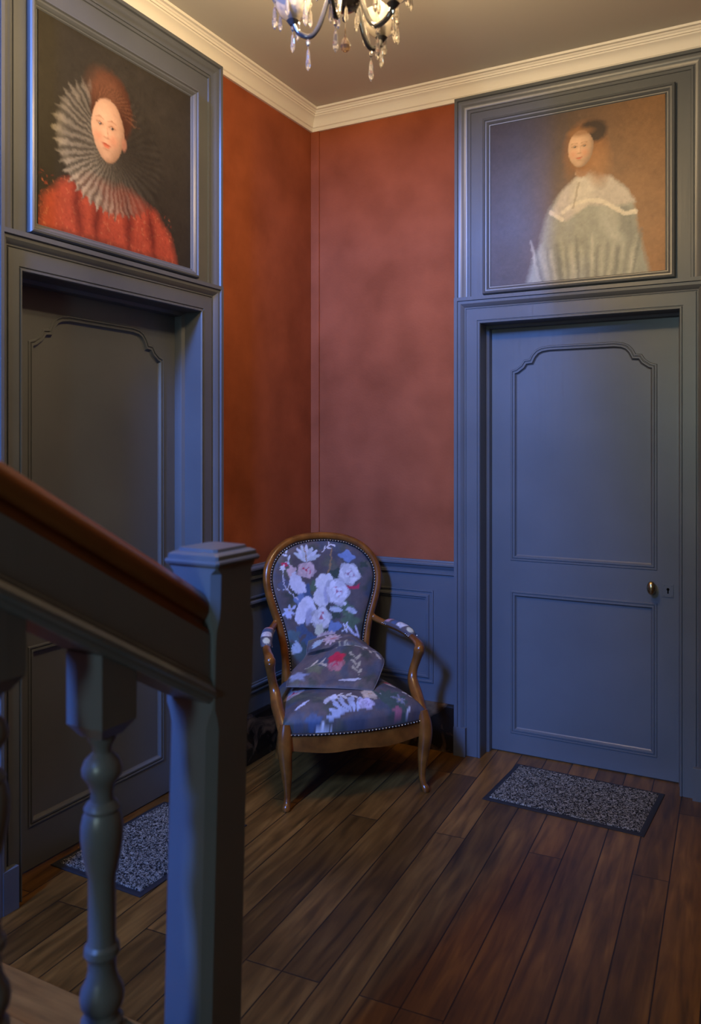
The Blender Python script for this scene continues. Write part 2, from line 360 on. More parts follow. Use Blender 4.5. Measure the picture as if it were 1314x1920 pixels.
# ------------------------------------------------------------------ wainscot, skirting
DADO = [(.0, .0), (.0, .016), (.006, .018), (.010, .026), (.016, .030), (.024, .030), (.026, .022), (.034, .020), (.046, .012), (.054, .011), (.056, .017), (.068, .017), (.071, .011), (.071, .0)]
PAN = [(.0, .007), (.001, .013), (.008, .014), (.011, .009), (.020, .009), (.026, .017), (.034, .018), (.038, .012), (.045, .012), (.047, .006)]
for nm, mp, L0, n_ in (('trim_2', RW, .825, 0), ('trim_3', LW, .842, 1)):
    bm = bmesh.new()
    loop = rect(.0, L0, .23, .865); hole = rect(.115, L0-.120, .322, .780)
    sheet(bm, [loop, hole[::-1]], .007, mp)
    ls = sweep(bm, hole, PAN, True, mp); sheet(bm, [ls[-1]], .006, mp)
    sweep(bm, [(L0, .930), (.0, .930)], DADO, False, mp)
    struct(obj(nm, bm, M['paint'], ang=25))
    bm = bmesh.new(); sweep(bm, [(L0, .232), (.0, .232)], [(0, 0), (0, .014), (.012, .022), (.018, .024), (.232, .024)], False, mp)
    struct(obj('baseboard_back' if n_ == 0 else 'baseboard_left', bm, M['marble'], ang=25))

# ------------------------------------------------------------------ doors with casing and over-door panel
def casing_prof(w, top, rd):
    return [(0, 0), (0, top), (.016, top), (.018, top-.007), (.030, top-.008), (.040, top-.014), (.047, top-.022), (.052, top-.023), (.053, top-.027), (.056, top-.027),
            (.058, top-.021), (w-.016, top-.021), (w-.015, top-.025), (w-.012, top-.025), (w-.009, top-.019), (w-.003, top-.019), (w, top-.024),
            (w, -rd+.045), (w+.004, -rd+.042), (w+.012, -rd+.036), (w+.014, -rd+.030), (w+.014, -rd-.002)]
def arch_path(p0, p1, zb, zs, zt):
    h = zt-zs; L = [(0, 0), (.27, .07), (.50, .22), (.66, .44), (.92, .46), (1.02, .64), (1.22, .84), (1.48, .95), (1.87, 1.0)]
    w = .1; left = [(p0+x*w, zs+y*h) for x, y in L]; right = [(p1-x*w, zs+y*h) for x, y in L[::-1]]
    return [(p0, zb), (p1, zb)]+right[::-1]+left[::-1]
LEAF = [(0, 0), (.003, .004), (.008, .004), (.010, -.001), (.012, -.001), (.015, .004), (.021, .004), (.026, -.006), (.030, -.009)]
def build_door(tag_, D, mp, P, frame, canvas_rect):
    rc, rd = D['rc'], D['rd']; a0, a1, a2, a3 = D['a0'], D['a1'], D['a2'], D['a3']
    # leaf
    bm = bmesh.new(); up = arch_path(P['p0'], P['p1'], P['z1'], P['zs'], P['zt']); lw = rect(P['p0'], P['p1'], P['z3'], P['z2'])
    outer = rect(a1-.001, a2+.001, .006, D['zo'])
    sheet(bm, [outer, up[::-1], lw[::-1]], -rd, mp)
    for hp in (up, lw):
        ls = sweep(bm, hp, [(o, -rd+d) for o, d in LEAF], True, mp); sheet(bm, [ls[-1]], -rd-.009, mp)
    ls = sweep(bm, outer, [(0, -rd), (0, -rd-.04)], True, mp); sheet(bm, [outer], -rd-.04, mp)
    leaf = struct(obj(tag_, bm, M['paint'], ang=25))
    # casing round the opening: up one side, over the head, down the other
    bm = bmesh.new(); w = a1-a0
    prof = casing_prof(w, rc+.008, rd)
    rows = []
    # different widths left and right: scale the horizontal offsets per side
    wl, wr, wt = a1-a0, a3-a2, D['zm']-D['zo']
    for o, d in prof:
        t = o if o > w else None
        sl = o*wl/w if t is None else wl+(o-w); sr = o*wr/w if t is None else wr+(o-w); st = o*wt/w if t is None else wt+(o-w)
        L_, R_ = a0+sl, a3-sr; T_ = D['zm']-st
        rows.append([bm.verts.new(mp(L_, 0.001, d)), bm.verts.new(mp(L_, T_, d)), bm.verts.new(mp(R_, T_, d)), bm.verts.new(mp(R_, 0.001, d))])
    for p, q in zip(rows, rows[1:]):
        for i in range(3): bm.faces.new([p[i], p[i+1], q[i+1], q[i]])
    for e in (0, 3): bm.faces.new([r_[e] for r_ in rows])
    cas = obj('door_casing', bm, M['paint'], leaf, ang=25)
    bm = bmesh.new()
    for u0, u1 in ((a0-.002, a0+.058), (a3-.068, a3-.008 if mp is LW else a3+.002)):
        loop = rect(u0, u1, 0, .138); t = rc+.014
        sheet(bm, [loop], t-.004, mp)
        sweep(bm, loop, [(-.0, .0), (0, t-.006), (.002, t-.004)], True, mp)
        sheet(bm, [rect(u0+.001, u1-.001, .001, .137)], t-.0035, mp)
    obj('plinth_block', bm, M['paint'], cas, ang=25)
    # over-door panel
    bm = bmesh.new(); o_ = rect(a0+.002, a3-.002, D['zm']-.002, 3.170); t = rc+.006
    OP = [(0, 0), (0, t), (.014, t), (.017, t-.008), (.026, t-.009), (.038, t-.014), (.050, t-.021), (.058, t-.022), (.059, t-.026), (.062, t-.026), (.064, t-.021), (.074, t-.021), (.076, t-.026)]
    ls = []
    for o, d in OP:                         # the panel has no moulding along its foot
        ls.append([bm.verts.new(mp(a0+.002+o, D['zm']-.002, d)), bm.verts.new(mp(a0+.002+o, 3.17-o, d)), bm.verts.new(mp(a3-.002-o, 3.17-o, d)), bm.verts.new(mp(a3-.002-o, D['zm']-.002, d))])
    for p, q in zip(ls, ls[1:]):
        for i in range(3): bm.faces.new([p[i], p[i+1], q[i+1], q[i]])
    sheet(bm, [rect(a0+.078, a3-.078, D['zm']-.002, 3.17-.076)], t-.026, mp)
    pan = obj('overdoor_panel', bm, M['paint'], leaf, ang=25)
    # picture set in the panel with a raised moulding
    f0, f1, g0, g1 = frame; q0, q1, h0, h1 = canvas_rect; tp = t-.026
    w_ = q0-f0
    FP = [(0, tp), (.0, tp+.018), (.004, tp+.024), (.010, tp+.026), (.014, tp+.020), (.020, tp+.019), (.027, tp+.014), (.030, tp+.009), (.034, tp+.008), (.038, tp+.003)]
    return leaf, pan, (rect(f0, f1, g0, g1), FP, tp)
def make_picture(name, canv, q, frame, FP, tp, mp, label, flip=False):
    q0, q1, h0, h1 = q; nx, nz = 250, 250
    bm = bmesh.new(); vs = []; xy = []
    for j in range(nz+1):
        for i in range(nx+1):
            a = q0+(q1-q0)*i/nx; z = h0+(h1-h0)*j/nz; vs.append(bm.verts.new(mp(a, z, tp+.004)))
            s_ = i/nx; s_ = 1-s_ if flip else s_; xy.append((s_*canv.w, (1-j/nz)*canv.h))
    for j in range(nz):
        for i in range(nx):
            k = j*(nx+1)+i; bm.faces.new([vs[k], vs[k+1], vs[k+nx+2], vs[k+nx+1]])
    # edges of the board behind the paint
    me_n = len(vs)
    o = obj(name, bm, M['canvas'], smooth=True); xy = np.array(xy); set_cols(o.data, canv.at(xy[:, 0], xy[:, 1]))
    o['label'] = label; o['category'] = 'painting'
    bm = bmesh.new(); sc = [(oo, d) for oo, d in FP]; sweep(bm, frame, sc, True, mp)
    fr = obj('picture_frame', bm, M['paint'], o, ang=25)
    return o
PR = dict(p0=1.058, p1=1.733, zs=1.862, zt=1.973, z1=.937, z2=.791, z3=.098)
PL = dict(p0=1.056, p1=1.766, zs=1.868, zt=1.982, z1=.937, z2=.791, z3=.152)
door1, pan1, fr1 = build_door('door_1', DL, LW, PL, (1.003, 1.880, 2.207, 3.006), (1.039, 1.835, 2.244, 2.975))
door2, pan2, fr2 = build_door('door_2', DR, RW, PR, (.966, 1.825, 2.216, 3.050), (1.002, 1.783, 2.247, 3.015))
# knob and lock plate of the right-hand door
yk = DR['rd']
bm = bmesh.new()
tube(bm, [(1.713, yk, .864, .009, .009), (1.713, yk-.03, .864, .008, .008)], seg=12, n=2)
for k in range(13):
    pass
prof = [(.0005, -.0215)]+[(.019*math.cos(t), .0215*math.sin(t)) for t in np.linspace(-1.4, 1.4, 13)]+[(.0005, .0215)]
seg = 20; rows = []
for r_, h_ in prof: rows.append([bm.verts.new((1.713+r_*math.cos(2*PI*i/seg), yk-.045+h_*.75, .864+1.62*r_*math.sin(2*PI*i/seg))) for i in range(seg)])
for p, q in zip(rows, rows[1:]):
    for i in range(seg): bm.faces.new([p[i], p[(i+1) % seg], q[(i+1) % seg], q[i]])
bm.faces.new(rows[0]); bm.faces.new(rows[-1])
obj('door_knob', bm, M['brass'], door2, label='oval brass knob', ang=60)
bm = bmesh.new(); box(bm, 1.753, 1.801, yk-.0035, yk+.001, .822, .880)
for dx in (1.760, 1.794):
    for dz in (.829, .873): studs(bm, [(dx, yk-.0035, dz)], [(0, -1, 0)], .0035)
lp = obj('lock_plate', bm, M['paint'], door2, bevel=.0008)
bm = bmesh.new(); lathe(bm, [(.0062, 0), (.0062, .002)], seg=16)
bmesh.ops.rotate(bm, verts=bm.verts, cent=(0, 0, 0), matrix=Matrix.Rotation(PI/2, 3, 'X')); bmesh.ops.translate(bm, verts=bm.verts, vec=(1.778, yk-.0025, .857))
box(bm, 1.7752, 1.7808, yk-.0044, yk-.001, .838, .856)
obj('keyhole', bm, M['dark'], lp)

bm = bmesh.new(); box(bm, 0, .046, -2.34, -2.000, .95, 3.17); struct(obj('trim_4', bm, M['paint'], smooth=False, bevel=.002))
# ---- generic painted portraits (stand-ins with the colours of the ones in the photo)
def up_noise(h, w, n, amp):
    g = rng.randn(n+3, n+3); y = np.linspace(0, n, h); x = np.linspace(0, n, w); yi, xi = y.astype(int), x.astype(int); fy, fx = (y-yi)[:, None], (x-xi)[None, :]
    fy, fx = fy*fy*(3-2*fy), fx*fx*(3-2*fx)
    return amp*((g[yi][:, xi]*(1-fx)+g[yi][:, xi+1]*fx)*(1-fy)+(g[yi+1][:, xi]*(1-fx)+g[yi+1][:, xi+1]*fx)*fy)
def brush(c, amp=.0022, tone=.05):
    """ragged brush edges and uneven paint"""
    H, W_ = c.H, c.W; dy = sum(up_noise(H, W_, n, amp*k) for n, k in ((14, 1.2), (45, .8), (110, .6))); dx = sum(up_noise(H, W_, n, amp*k) for n, k in ((14, 1.2), (45, .8), (110, .6)))
    I, J = np.mgrid[0:H, 0:W_]; I = np.clip((I+dy*c.res).astype(int), 0, H-1); J = np.clip((J+dx*c.res).astype(int), 0, W_-1)
    c.a = c.a[I, J]*np.clip(1+up_noise(H, W_, 60, tone)+up_noise(H, W_, 18, tone)+up_noise(H, W_, 150, tone*.7), .6, 1.5)[..., None]
def head(c, cx, cy, rx, ry, skin, tx=0, side=1):
    """plain painted face; tx turns the features sideways, side is where the light comes from"""
    sk = np.array(skin); u = (c.X-cx)/rx; v = (c.Y-cy)/ry
    r = np.sqrt(u*u*(1+.28*np.clip(v, 0, 1))+v*v); m_ = np.clip((1-r)/.07+.5, 0, 1)
    lit = np.clip(1.12-.42*((u+side*.30)**2+(v+.12)**2)-.10*np.clip(v, 0, 1), .25, 1.2)[..., None]
    col = sk*lit*np.array((1, .97+.0, .94))**(2.0*(1.1-lit))
    c.a = c.a*(1-m_[..., None])+m_[..., None]*col
    f = lambda a, b: (cx+a*rx+tx, cy+b*ry)
    dk = tuple(sk*np.array((.50, .36, .28))); rd = tuple(sk*np.array((.95, .48, .38)))
    for a in (-.38, .36):
        c.ell(*f(a, -.16), rx*.27, ry*.13, dk, soft=1.4, alpha=.42); c.ell(*f(a*1.15, .25), rx*.26, ry*.18, rd, soft=1.5, alpha=.42)
        c.ell(*f(a, -.13), rx*.165, ry*.052, tuple(sk*.72), soft=.5, alpha=.9); c.ell(*f(a+.01, -.132), rx*.078, ry*.052, (.045, .028, .02), soft=.4)
        c.line([f(a-.20, -.15), f(a, -.195), f(a+.20, -.15)], rx*.028, dk, alpha=.8); c.line([f(a-.24, -.30), f(a, -.36), f(a+.24, -.31)], rx*.035, dk, alpha=.45)
        c.ell(*f(a-.02, -.145), rx*.018, rx*.018, (.7, .65, .6), soft=.6)
    c.line([f(.07, -.12), f(.10, .08), f(.13, .20)], rx*.06, dk, alpha=.22); c.line([f(-.02, -.15), f(-.01, .14)], rx*.055, tuple(sk*1.12), alpha=.35)
    c.ell(*f(.01, .235), rx*.17, ry*.035, dk, soft=1.1, alpha=.6); c.ell(*f(-.01, .17), rx*.10, ry*.06, tuple(sk*1.12), soft=1.2, alpha=.5)
    c.ell(*f(.0, .455), rx*.25, ry*.035, tuple(sk*np.array((.62, .22, .18))), soft=.7); c.ell(*f(.0, .51), rx*.19, ry*.042, tuple(sk*np.array((.85, .36, .30))), soft=.8, alpha=.9)
    c.ell(*f(.0, .60), rx*.18, ry*.03, dk, soft=1.2, alpha=.4); c.ell(*f(0, .80), rx*.28, ry*.12, tuple(sk*1.08), soft=1.3, alpha=.35)
c = Cv(.80, .73, 460, (.022, .019, .014)); X, Y = c.X, c.Y
c.ell(.62, .22, .45, .40, (.038, .032, .023), soft=1.4)
c.poly([(.0, .73), (.02, .63), (.10, .555), (.22, .50), (.44, .50), (.58, .545), (.66, .62), (.71, .73)], (.40, .070, .036), soft=.04)
for k in range(420):
    x, y = rng.rand()*.68, .54+rng.rand()*.19; c.leaf(x, y, .016, .005, rng.rand()*6.3, [(.56, .13, .06), (.25, .025, .015), (.50, .09, .04), (.62, .25, .12)][k % 4], soft=.8, alpha=.45)
for x, a in ((.16, 1.45), (.27, 1.62), (.42, 1.5), (.53, 1.35)): c.leaf(x, .52, .22, .055, a, (.10, .012, .010), soft=.6, alpha=.75)
cx, cy = .345, .375
ang = np.arctan2(Y-cy, X-cx); rr = np.hypot((X-cx)/.285, (Y-cy)/.245)
wv = .5+.5*np.cos(ang*46+2*np.sin(ang*5)); deep = np.clip(1.1-rr, 0, 1)
side_l = np.clip(1.05-(X-cx+.12)/.34, .16, 1.0)*np.clip(.75+(Y-cy)*1.1, .42, 1.1)
mk = np.clip((1+.035*np.cos(ang*46)+.015*np.cos(ang*92)-rr)*16, 0, 1)*np.clip(.36+.55*side_l, 0, .95)
colr = np.array((.34, .30, .225))[None, None]*((.30+.70*wv)*(.35+.75*np.clip(rr*1.1, 0, 1))*side_l)[..., None]
rim = np.exp(-((rr-.86)/.07)**2)*(.5+.5*np.cos(ang*23))*side_l; colr = colr+rim[..., None]*np.array((.20, .17, .12))*.6+deep[..., None]**2*np.array((.10, .085, .06))*.9
c.a = c.a*(1-mk[..., None])+mk[..., None]*colr
c.ell(cx+.06, cy-.06, .12, .15, (.022, .018, .013), soft=1.0, alpha=.75)
c.ell(.340, .215, .108, .125, (.070, .024, .012), soft=.16); c.ell(.31, .165, .082, .070, (.155, .062, .030), soft=.9, alpha=.85)
for k in range(26): c.leaf(.255+.006*k, .235-.045*math.sin(PI*k/25), .085, .008, -1.25+.055*k, (.22, .095, .045) if k % 2 else (.06, .02, .01), soft=.7, alpha=.4)
brush(c)
head(c, .322, .308, .084, .118, (.70, .425, .255), tx=-.010)
c.ell(.405, .335, .013, .024, (.42, .19, .11), soft=.6, alpha=.8)
brush(c, .0005, .02)
paintL = make_picture('portrait_painting', c, (1.039, 1.835, 2.244, 2.975), fr1[0], fr1[1], fr1[2], LW,
    'dark framed portrait over the left door, figure in red dress with wide pale collar', flip=True)

c = Cv(.78, .768, 460, (.05, .045, .05)); X, Y = c.X, c.Y
t = np.clip((X-.10)/.62+.18*(Y-.35), 0, 1)[..., None]; t = t*t*(3-2*t)
vig = np.clip(.72+.5*(Y/.768), 0, 1.15)[..., None]
c.a = ((1-t)*np.array((.070, .062, .070))+t*np.array((.30, .150, .062)))*vig
dress = (.33, .35, .325)
c.poly([(.17, .768), (.20, .66), (.26, .54), (.31, .44), (.38, .36), (.56, .36), (.635, .44), (.67, .58), (.715, .768)], dress, soft=.025)
for k in range(22):
    x = .19+k*.0235; c.leaf(x, .56+.025*((k*5) % 3), .25, .020+.008*(k % 3), PI/2-.22+.02*k, [(.55, .55, .50), (.15, .17, .17), (.46, .47, .43), (.22, .24, .23)][k % 4], soft=.7, alpha=.7)
c.ell(.315, .48, .055, .13, (.34, .35, .31), rot=.42, soft=.4, alpha=.9); c.ell(.575, .49, .075, .14, (.44, .46, .43), rot=-.22, soft=.35, alpha=.95)
c.ell(.615, .52, .035, .12, (.13, .15, .15), rot=-.22, soft=.9, alpha=.6); c.ell(.55, .45, .03, .08, (.46, .46, .42), rot=-.3, soft=1, alpha=.5)
c.poly([(.285, .45), (.335, .355), (.40, .300), (.475, .290), (.555, .325), (.625, .40), (.655, .45), (.56, .455), (.455, .435), (.35, .495)], (.58, .53, .49), soft=.02)
c.poly([(.395, .31), (.43, .292), (.475, .30), (.47, .40), (.40, .46), (.365, .45)], (.68, .63, .57), soft=.03)
for k in range(40):
    f = k/39; x = .285+.37*f; y = (.495-.075*math.sin(PI*min(1, f*1.15))+.0) if f > .15 else .455+.27*f
    c.ell(x, y-.005, .0105, .010, (.80, .74, .64), soft=.5, alpha=.75)
c.line([(.41, .33), (.385, .44)], .005, (.30, .24, .18), alpha=.5)
for k in range(9): c.ell(.395+.0085*k, .283+.010*math.sin(PI*k/8), .0042, .0042, (.62, .56, .48), soft=.5)
c.ell(.425, .275, .032, .030, (.46, .27, .17), soft=.4)
c.ell(.440, .180, .090, .112, (.30, .125, .040), soft=.5); c.ell(.500, .26, .045, .08, (.38, .18, .07), soft=1.0, alpha=.9); c.ell(.365, .25, .022, .06, (.24, .11, .045), soft=1.0, alpha=.7)
c.ell(.475, .105, .060, .050, (.040, .020, .015), soft=.4)
brush(c, .0014, .04)
head(c, .420, .178, .058, .082, (.78, .51, .34), tx=-.006)
c.ell(.42, .103, .052, .018, (.34, .16, .065), soft=.9, alpha=.75)
brush(c, .0004, .02)
paintR = make_picture('portrait_painting', c, (1.002, 1.783, 2.247, 3.015), fr2[0], fr2[1], fr2[2], RW,
    'portrait over the right door, figure in pale grey gown on brown ground')

# ------------------------------------------------------------------ staircase: newel, rail, balusters, steps
SL = .57; NY = -2.55
st = empty('staircase', (1.262, NY, 0), label='grey painted stair rail with wooden handrail, turned balusters and newel post in the foreground', cat='staircase')
def at_st(o): o.matrix_parent_inverse = Matrix.Translation((-1.262, -NY, 0)); return o
# newel with stopped chamfers
bm = bmesh.new(); nx0, nx1, ny0, ny1 = 1.207, 1.322, NY, NY+.125
def oct_ring(bm, z, g, ch, lean=0):
    a, b_, c_, d_ = nx0-g-lean, nx1+g-lean, ny0-g, ny1+g
    return [bm.verts.new((x, y, z)) for x, y in ((a+ch, c_), (b_-ch, c_), (b_, c_+ch), (b_, d_-ch), (b_-ch, d_), (a+ch, d_), (a, d_-ch), (a, c_+ch))]
def stack(bm, spec):
    rows = [oct_ring(bm, *s_) for s_ in spec]
    for p, q in zip(rows, rows[1:]):
        for i in range(8): bm.faces.new([p[i], p[(i+1) % 8], q[(i+1) % 8], q[i]])
    bm.faces.new(rows[0]); bm.faces.new(rows[-1])
ln = lambda z: .030*(1.28-z)/1.1
stack(bm, [(z, 0, ch, ln(z)) for z, ch in ((.17, .003), (.26, .003), (.29, .016), (.6, .016), (.97, .017), (.995, .011), (1.01, .004), (1.03, .003), (1.13, .003), (1.155, .004), (1.18, .012), (1.20, .014), (1.262, .014), (1.272, .004), (1.283, .004))])
nw = at_st(obj('newel_post', bm, M['paint'], st, ang=22))
bm = bmesh.new()
stack(bm, [(1.276, -.002, .004), (1.278, .006, .005), (1.283, .008, .005), (1.287, .006, .005), (1.288, .003, .004), (1.296, .002, .004), (1.300, -.004, .006), (1.301, -.010, .006), (1.307, -.012, .006), (1.312, -.04, .006)])
cap = at_st(obj('newel_cap', bm, M['paint'], nw, ang=22)); cap.matrix_parent_inverse = nw.matrix_parent_inverse @ Matrix.Identity(4)
cap.parent = nw; cap.matrix_parent_inverse = Matrix.Identity(4)
YE = -4.55
def sloped(bm, prof, y0=NY+.002, y1=YE):
    """closed cross-section (x, dz) extruded along the stair slope"""
    r0 = [bm.verts.new((x, y0, z+SL*(NY-y0))) for x, z in prof]; r1 = [bm.verts.new((x, y1, z+SL*(NY-y1))) for x, z in prof]
    n = len(prof)
    for i in range(n): bm.faces.new([r0[i], r0[(i+1) % n], r1[(i+1) % n], r1[i]])
    bm.faces.new(r0); bm.faces.new(r1)
bm = bmesh.new(); hr = []
for t in np.linspace(-.15*PI, 1.15*PI, 20): hr.append((1.262+.043*math.cos(t), 1.200+.036*math.sin(t)))
hr += [(1.233, 1.172), (1.233, 1.163), (1.220, 1.160), (1.220, 1.150), (1.304, 1.150), (1.304, 1.160), (1.291, 1.163), (1.291, 1.172)]
sloped(bm, hr); at_st(obj('handrail', bm, M['rail_wood'], st, ang=30, label='brown wooden handrail'))
bm = bmesh.new()
sloped(bm, [(1.214, 1.150), (1.308, 1.150), (1.308, 1.066), (1.311, 1.064), (1.311, 1.058), (1.315, 1.054), (1.320, 1.046), (1.320, 1.038), (1.314, 1.034), (1.312, 1.028), (1.306, 1.022),
            (1.218, 1.022), (1.212, 1.028), (1.208, 1.038), (1.208, 1.052), (1.214, 1.066)])
at_st(obj('rail_board', bm, M['paint'], st, ang=25))
bm = bmesh.new(); sloped(bm, [(1.225, .376), (1.300, .376), (1.300, .060), (1.225, .060)], NY+.0, -4.55); at_st(obj('stringer', bm, M['paint'], st, ang=25))
BP = [(.026, 1.030), (.024, 1.022), (.017, 1.012), (.016, 1.002), (.022, .996), (.030, .988), (.035, .975), (.034, .965), (.027, .955), (.023, .948), (.019, .935), (.020, .923), (.027, .918), (.031, .911), (.029, .905), (.033, .898),
      (.0365, .880), (.0365, .862), (.033, .838), (.028, .815), (.026, .806), (.0235, .798), (.0235, .700), (.025, .690), (.030, .684), (.031, .674), (.027, .668), (.024, .660), (.024, .645), (.028, .630), (.036, .615), (.038, .603), (.036, .590),
      (.029, .580), (.030, .572), (.036, .565), (.036, .556), (.028, .552)]
def baluster(y):
    dz = SL*(-2.777-y); bm = bmesh.new()
    lathe(bm, [(r_*.94, z) for r_, z in BP], (1.262, y, dz), seg=28)
    h = .039; zt = 1.022+SL*(NY-y)
    for z0, z1, c0, c1 in ((1.052+dz, zt+.02, 1, 1), (.45+dz, .540+dz, 1, 1)):
        ring = lambda z, s_: [bm.verts.new((1.262+sx*h*s_, y+sy*h*s_, z)) for sx, sy in ((-1, -1), (1, -1), (1, 1), (-1, 1))]
        rr_ = [ring(z0-.022, .60), ring(z0, 1), ring(z1, 1)] if z0 > .8+dz else [ring(z0, 1), ring(z1, 1), ring(z1+.016, .72)]
        for p, q in zip(rr_, rr_[1:]):
            for i in range(4): bm.faces.new([p[i], p[(i+1) % 4], q[(i+1) % 4], q[i]])
        bm.faces.new(rr_[0]); bm.faces.new(rr_[-1])
    return at_st(obj('baluster', bm, M['paint'], st, bevel=0, ang=28))
b0 = baluster(-2.777)
for k in range(1, 8):
    y = -2.785-.223*k; c_ = b0.copy(); COL.objects.link(c_); c_.parent = st
    c_.matrix_parent_inverse = b0.matrix_parent_inverse.copy(); c_.location = (0, -.223*k, SL*.223*k)
for k in range(7):
    zt = .17*(k+1); yf = -2.325-.292*k; bm = bmesh.new()
    # tread with rounded nosing over a riser
    pr = [(yf-.03, zt), (yf-.008, zt), (yf-.001, zt-.006), (yf, zt-.014), (yf-.001, zt-.024), (yf-.008, zt-.030), (yf-.030, zt-.032), (yf-.034, zt-.17 if k else .0), (yf-.36, zt-.17 if k else .0), (yf-.36, zt)]
    if k: pr[-3] = (yf-.034, zt-.170)
    xa, xb = .012, (1.335 if k == 0 else 1.225)
    r0 = [bm.verts.new((xa, y, z)) for y, z in pr]; r1 = [bm.verts.new((xb, y, z)) for y, z in pr]; n_ = len(pr)
    if k == 0: pass
    for i in range(n_): bm.faces.new([r0[i], r0[(i+1) % n_], r1[(i+1) % n_], r1[i]])
    bm.faces.new(r0); bm.faces.new(r1)
    at_st(obj('stair_step', bm, M['tread_wood'], st, ang=25, label='worn brown wooden step'))

# ------------------------------------------------------------------ door mats
def mat_thing(cx, cy, w, d, rz, label):
    e = empty('door_mat', (cx, cy, 0), rz, label, 'door mat', 'speckled grey door mats')
    bm = bmesh.new(); o_ = rect(-w/2, w/2, -d/2, d/2)
    sweep(bm, o_, [(0, .0005), (0, .003), (.004, .005), (.020, .0055), (.022, .0045)], True, lambda a, z, h: (a, z, h)); sheet(bm, [o_], .0005, lambda a, z, h: (a, z, h))
    obj('rubber_border', bm, M['rubber'], e)
    bm = bmesh.new(); nx, ny = 150, 100; vs = []
    for j in range(ny+1):
        for i in range(nx+1):
            ed = min(i, j, nx-i, ny-j); h = .0045+(.0045*random.random()+.003 if ed > 0 else 0)
            vs.append(bm.verts.new(((-w/2+.021)+(w-.042)*i/nx+(random.random()-.5)*.002*(ed > 0), (-d/2+.021)+(d-.042)*j/ny+(random.random()-.5)*.002*(ed > 0), h)))
    for j in range(ny):
        for i in range(nx):
            k = j*(nx+1)+i; bm.faces.new([vs[k], vs[k+1], vs[k+nx+2], vs[k+nx+1]])
    obj('mat_pile', bm, M['pile'], e, ang=80)
    return e
mat_thing(1.446, -.243, .657, .44, -.045, 'grey speckled door mat with black rubber edge before the right door')
mat_thing(.150, -1.405, .59, .43, PI/2-.02, 'grey speckled door mat before the left door, behind the stair balusters')

# ------------------------------------------------------------------ armchair (local: x right, -y forward, z up)
CH = empty('armchair', (.640, -.700, 0), math.radians(46), 'carved walnut armchair with floral upholstery standing in the room corner', 'armchair')
def back_y(x, z): return .475+.13*(z-.40)/.65-.055*(x/.28)**2         # where the back surface lies
half = [(.195, .395), (.198, .48), (.205, .56), (.224, .65), (.250, .73), (.270, .80), (.278, .87), (.262, .935), (.218, .992), (.150, 1.030), (.075, 1.046), (0, 1.050)]
fullp = half+[(-x, z) for x, z in half[-2::-1]]
def back_loop(inset, dy=0.0, n=6):
    P = crom([(x, z) for x, z in fullp], n); out = []
    for i, p in enumerate(P):
        a = P[min(i+1, len(P)-1)]-P[max(i-1, 0)]; a /= np.linalg.norm(a); nn = np.array((-a[1], a[0]))
        q = p+nn*inset; out.append((q[0], q[1]))
    return out
bm = bmesh.new(); lp_ = back_loop(0.0, n=2)
tube(bm, [(x, back_y(x, z), z, .019, .021) for x, z in lp_], up=(0, 1, 0), seg=14, n=4)
bf = obj('back_frame', bm, M['walnut'], CH, ang=60)
# rear legs, sabre-shaped, continuing the frame down
for s_ in (-1, 1):
    bm = bmesh.new()
    tube(bm, [(s_*.195, .468, .46, .020, .022), (s_*.195, .472, .36, .022, .026), (s_*.200, .480, .26, .022, .026), (s_*.208, .510, .13, .018, .020), (s_*.214, .555, .0, .015, .016)], up=(0, 1, 0), seg=12, power=.8)
    obj('leg', bm, M['walnut'], CH, ang=60)
# upholstered back panel
cb = ground_fabric(.62, .72, 640, 3)                    # canvas x = .31 + x, y = 1.06 - z
def B(px, py):                                           # photo spot on the back -> canvas
    return ((px-515)/(690-515)*.475+.07, (py-1003)/(1240-1003)*.60+.0)
def b_(fn, px, py, *a, **k): x, y = B(px, py); fn(cb, x, y, *a, **k)
for px, py, r_, col in ((570, 1110, .045, NAV), (560, 1125, .04, BLU), (590, 1100, .03, GRN), (650, 1045, .035, BLU), (628, 1080, .04, DGR), (640, 1140, .04, GRN), (650, 1165, .045, GRN), (625, 1150, .03, DGR),
                        (560, 1175, .035, NAV), (545, 1185, .035, (.09, .14, .16)), (575, 1195, .04, NAV), (545, 1210, .04, DGR), (560, 1220, .05, (.07, .10, .10)), (615, 1175, .03, BLU), (600, 1170, .035, DGR), (530, 1090, .03, (.10, .11, .16)), (680, 1060, .02, DGR)):
    x, y = B(px, py); cb.ell(x, y, r_, r_*.75, col, rot=px*.3, wob=.22, lob=4, ph=py, soft=.18)
x, y = B(572, 1052)
for k in range(7): cb.leaf(x+.005, y-.002, .075, .022, -PI/2-.9+k*.36, (.62, .62, .68) if k % 2 else (.5, .53, .55))
sprig(cb, *B(545, 1060), .07, -PI/2-.35, (.60, .62, .68), 4); sprig(cb, *B(603, 1036), .06, -.6, (.62, .6, .62), 4)
cb.line([B(612, 1082), B(618, 1060), B(622, 1030)], .004, (.32, .18, .08)); cb.line([B(575, 1050), B(573, 1028)], .003, (.32, .18, .08))
cb.line([B(530, 1065), B(531, 1090), B(537, 1102), B(556, 1122)], .0025, (.62, .6, .68)); cb.line([B(520, 1100), B(537, 1102), B(545, 1080)], .0022, (.55, .55, .6))
b_(Cv.ell, 534, 1056, .016, .014, RED, wob=.2) if False else cb.ell(*B(534, 1056), .018, .014, RED, wob=.2, soft=.15)
cb.ell(*B(530, 1062), .016, .013, WHT, wob=.2, soft=.12)
cb.ell(*B(547, 1068), .022, .026, PNK, wob=.15, soft=.12, rot=.4)
for k in range(11): cb.leaf(*B(562, 1088), .058, .026, 1.2+k*.30, (.66, .65, .74))
rose(cb, *B(574, 1068), .050, PNK, RED, ph=.5, sq=.75)
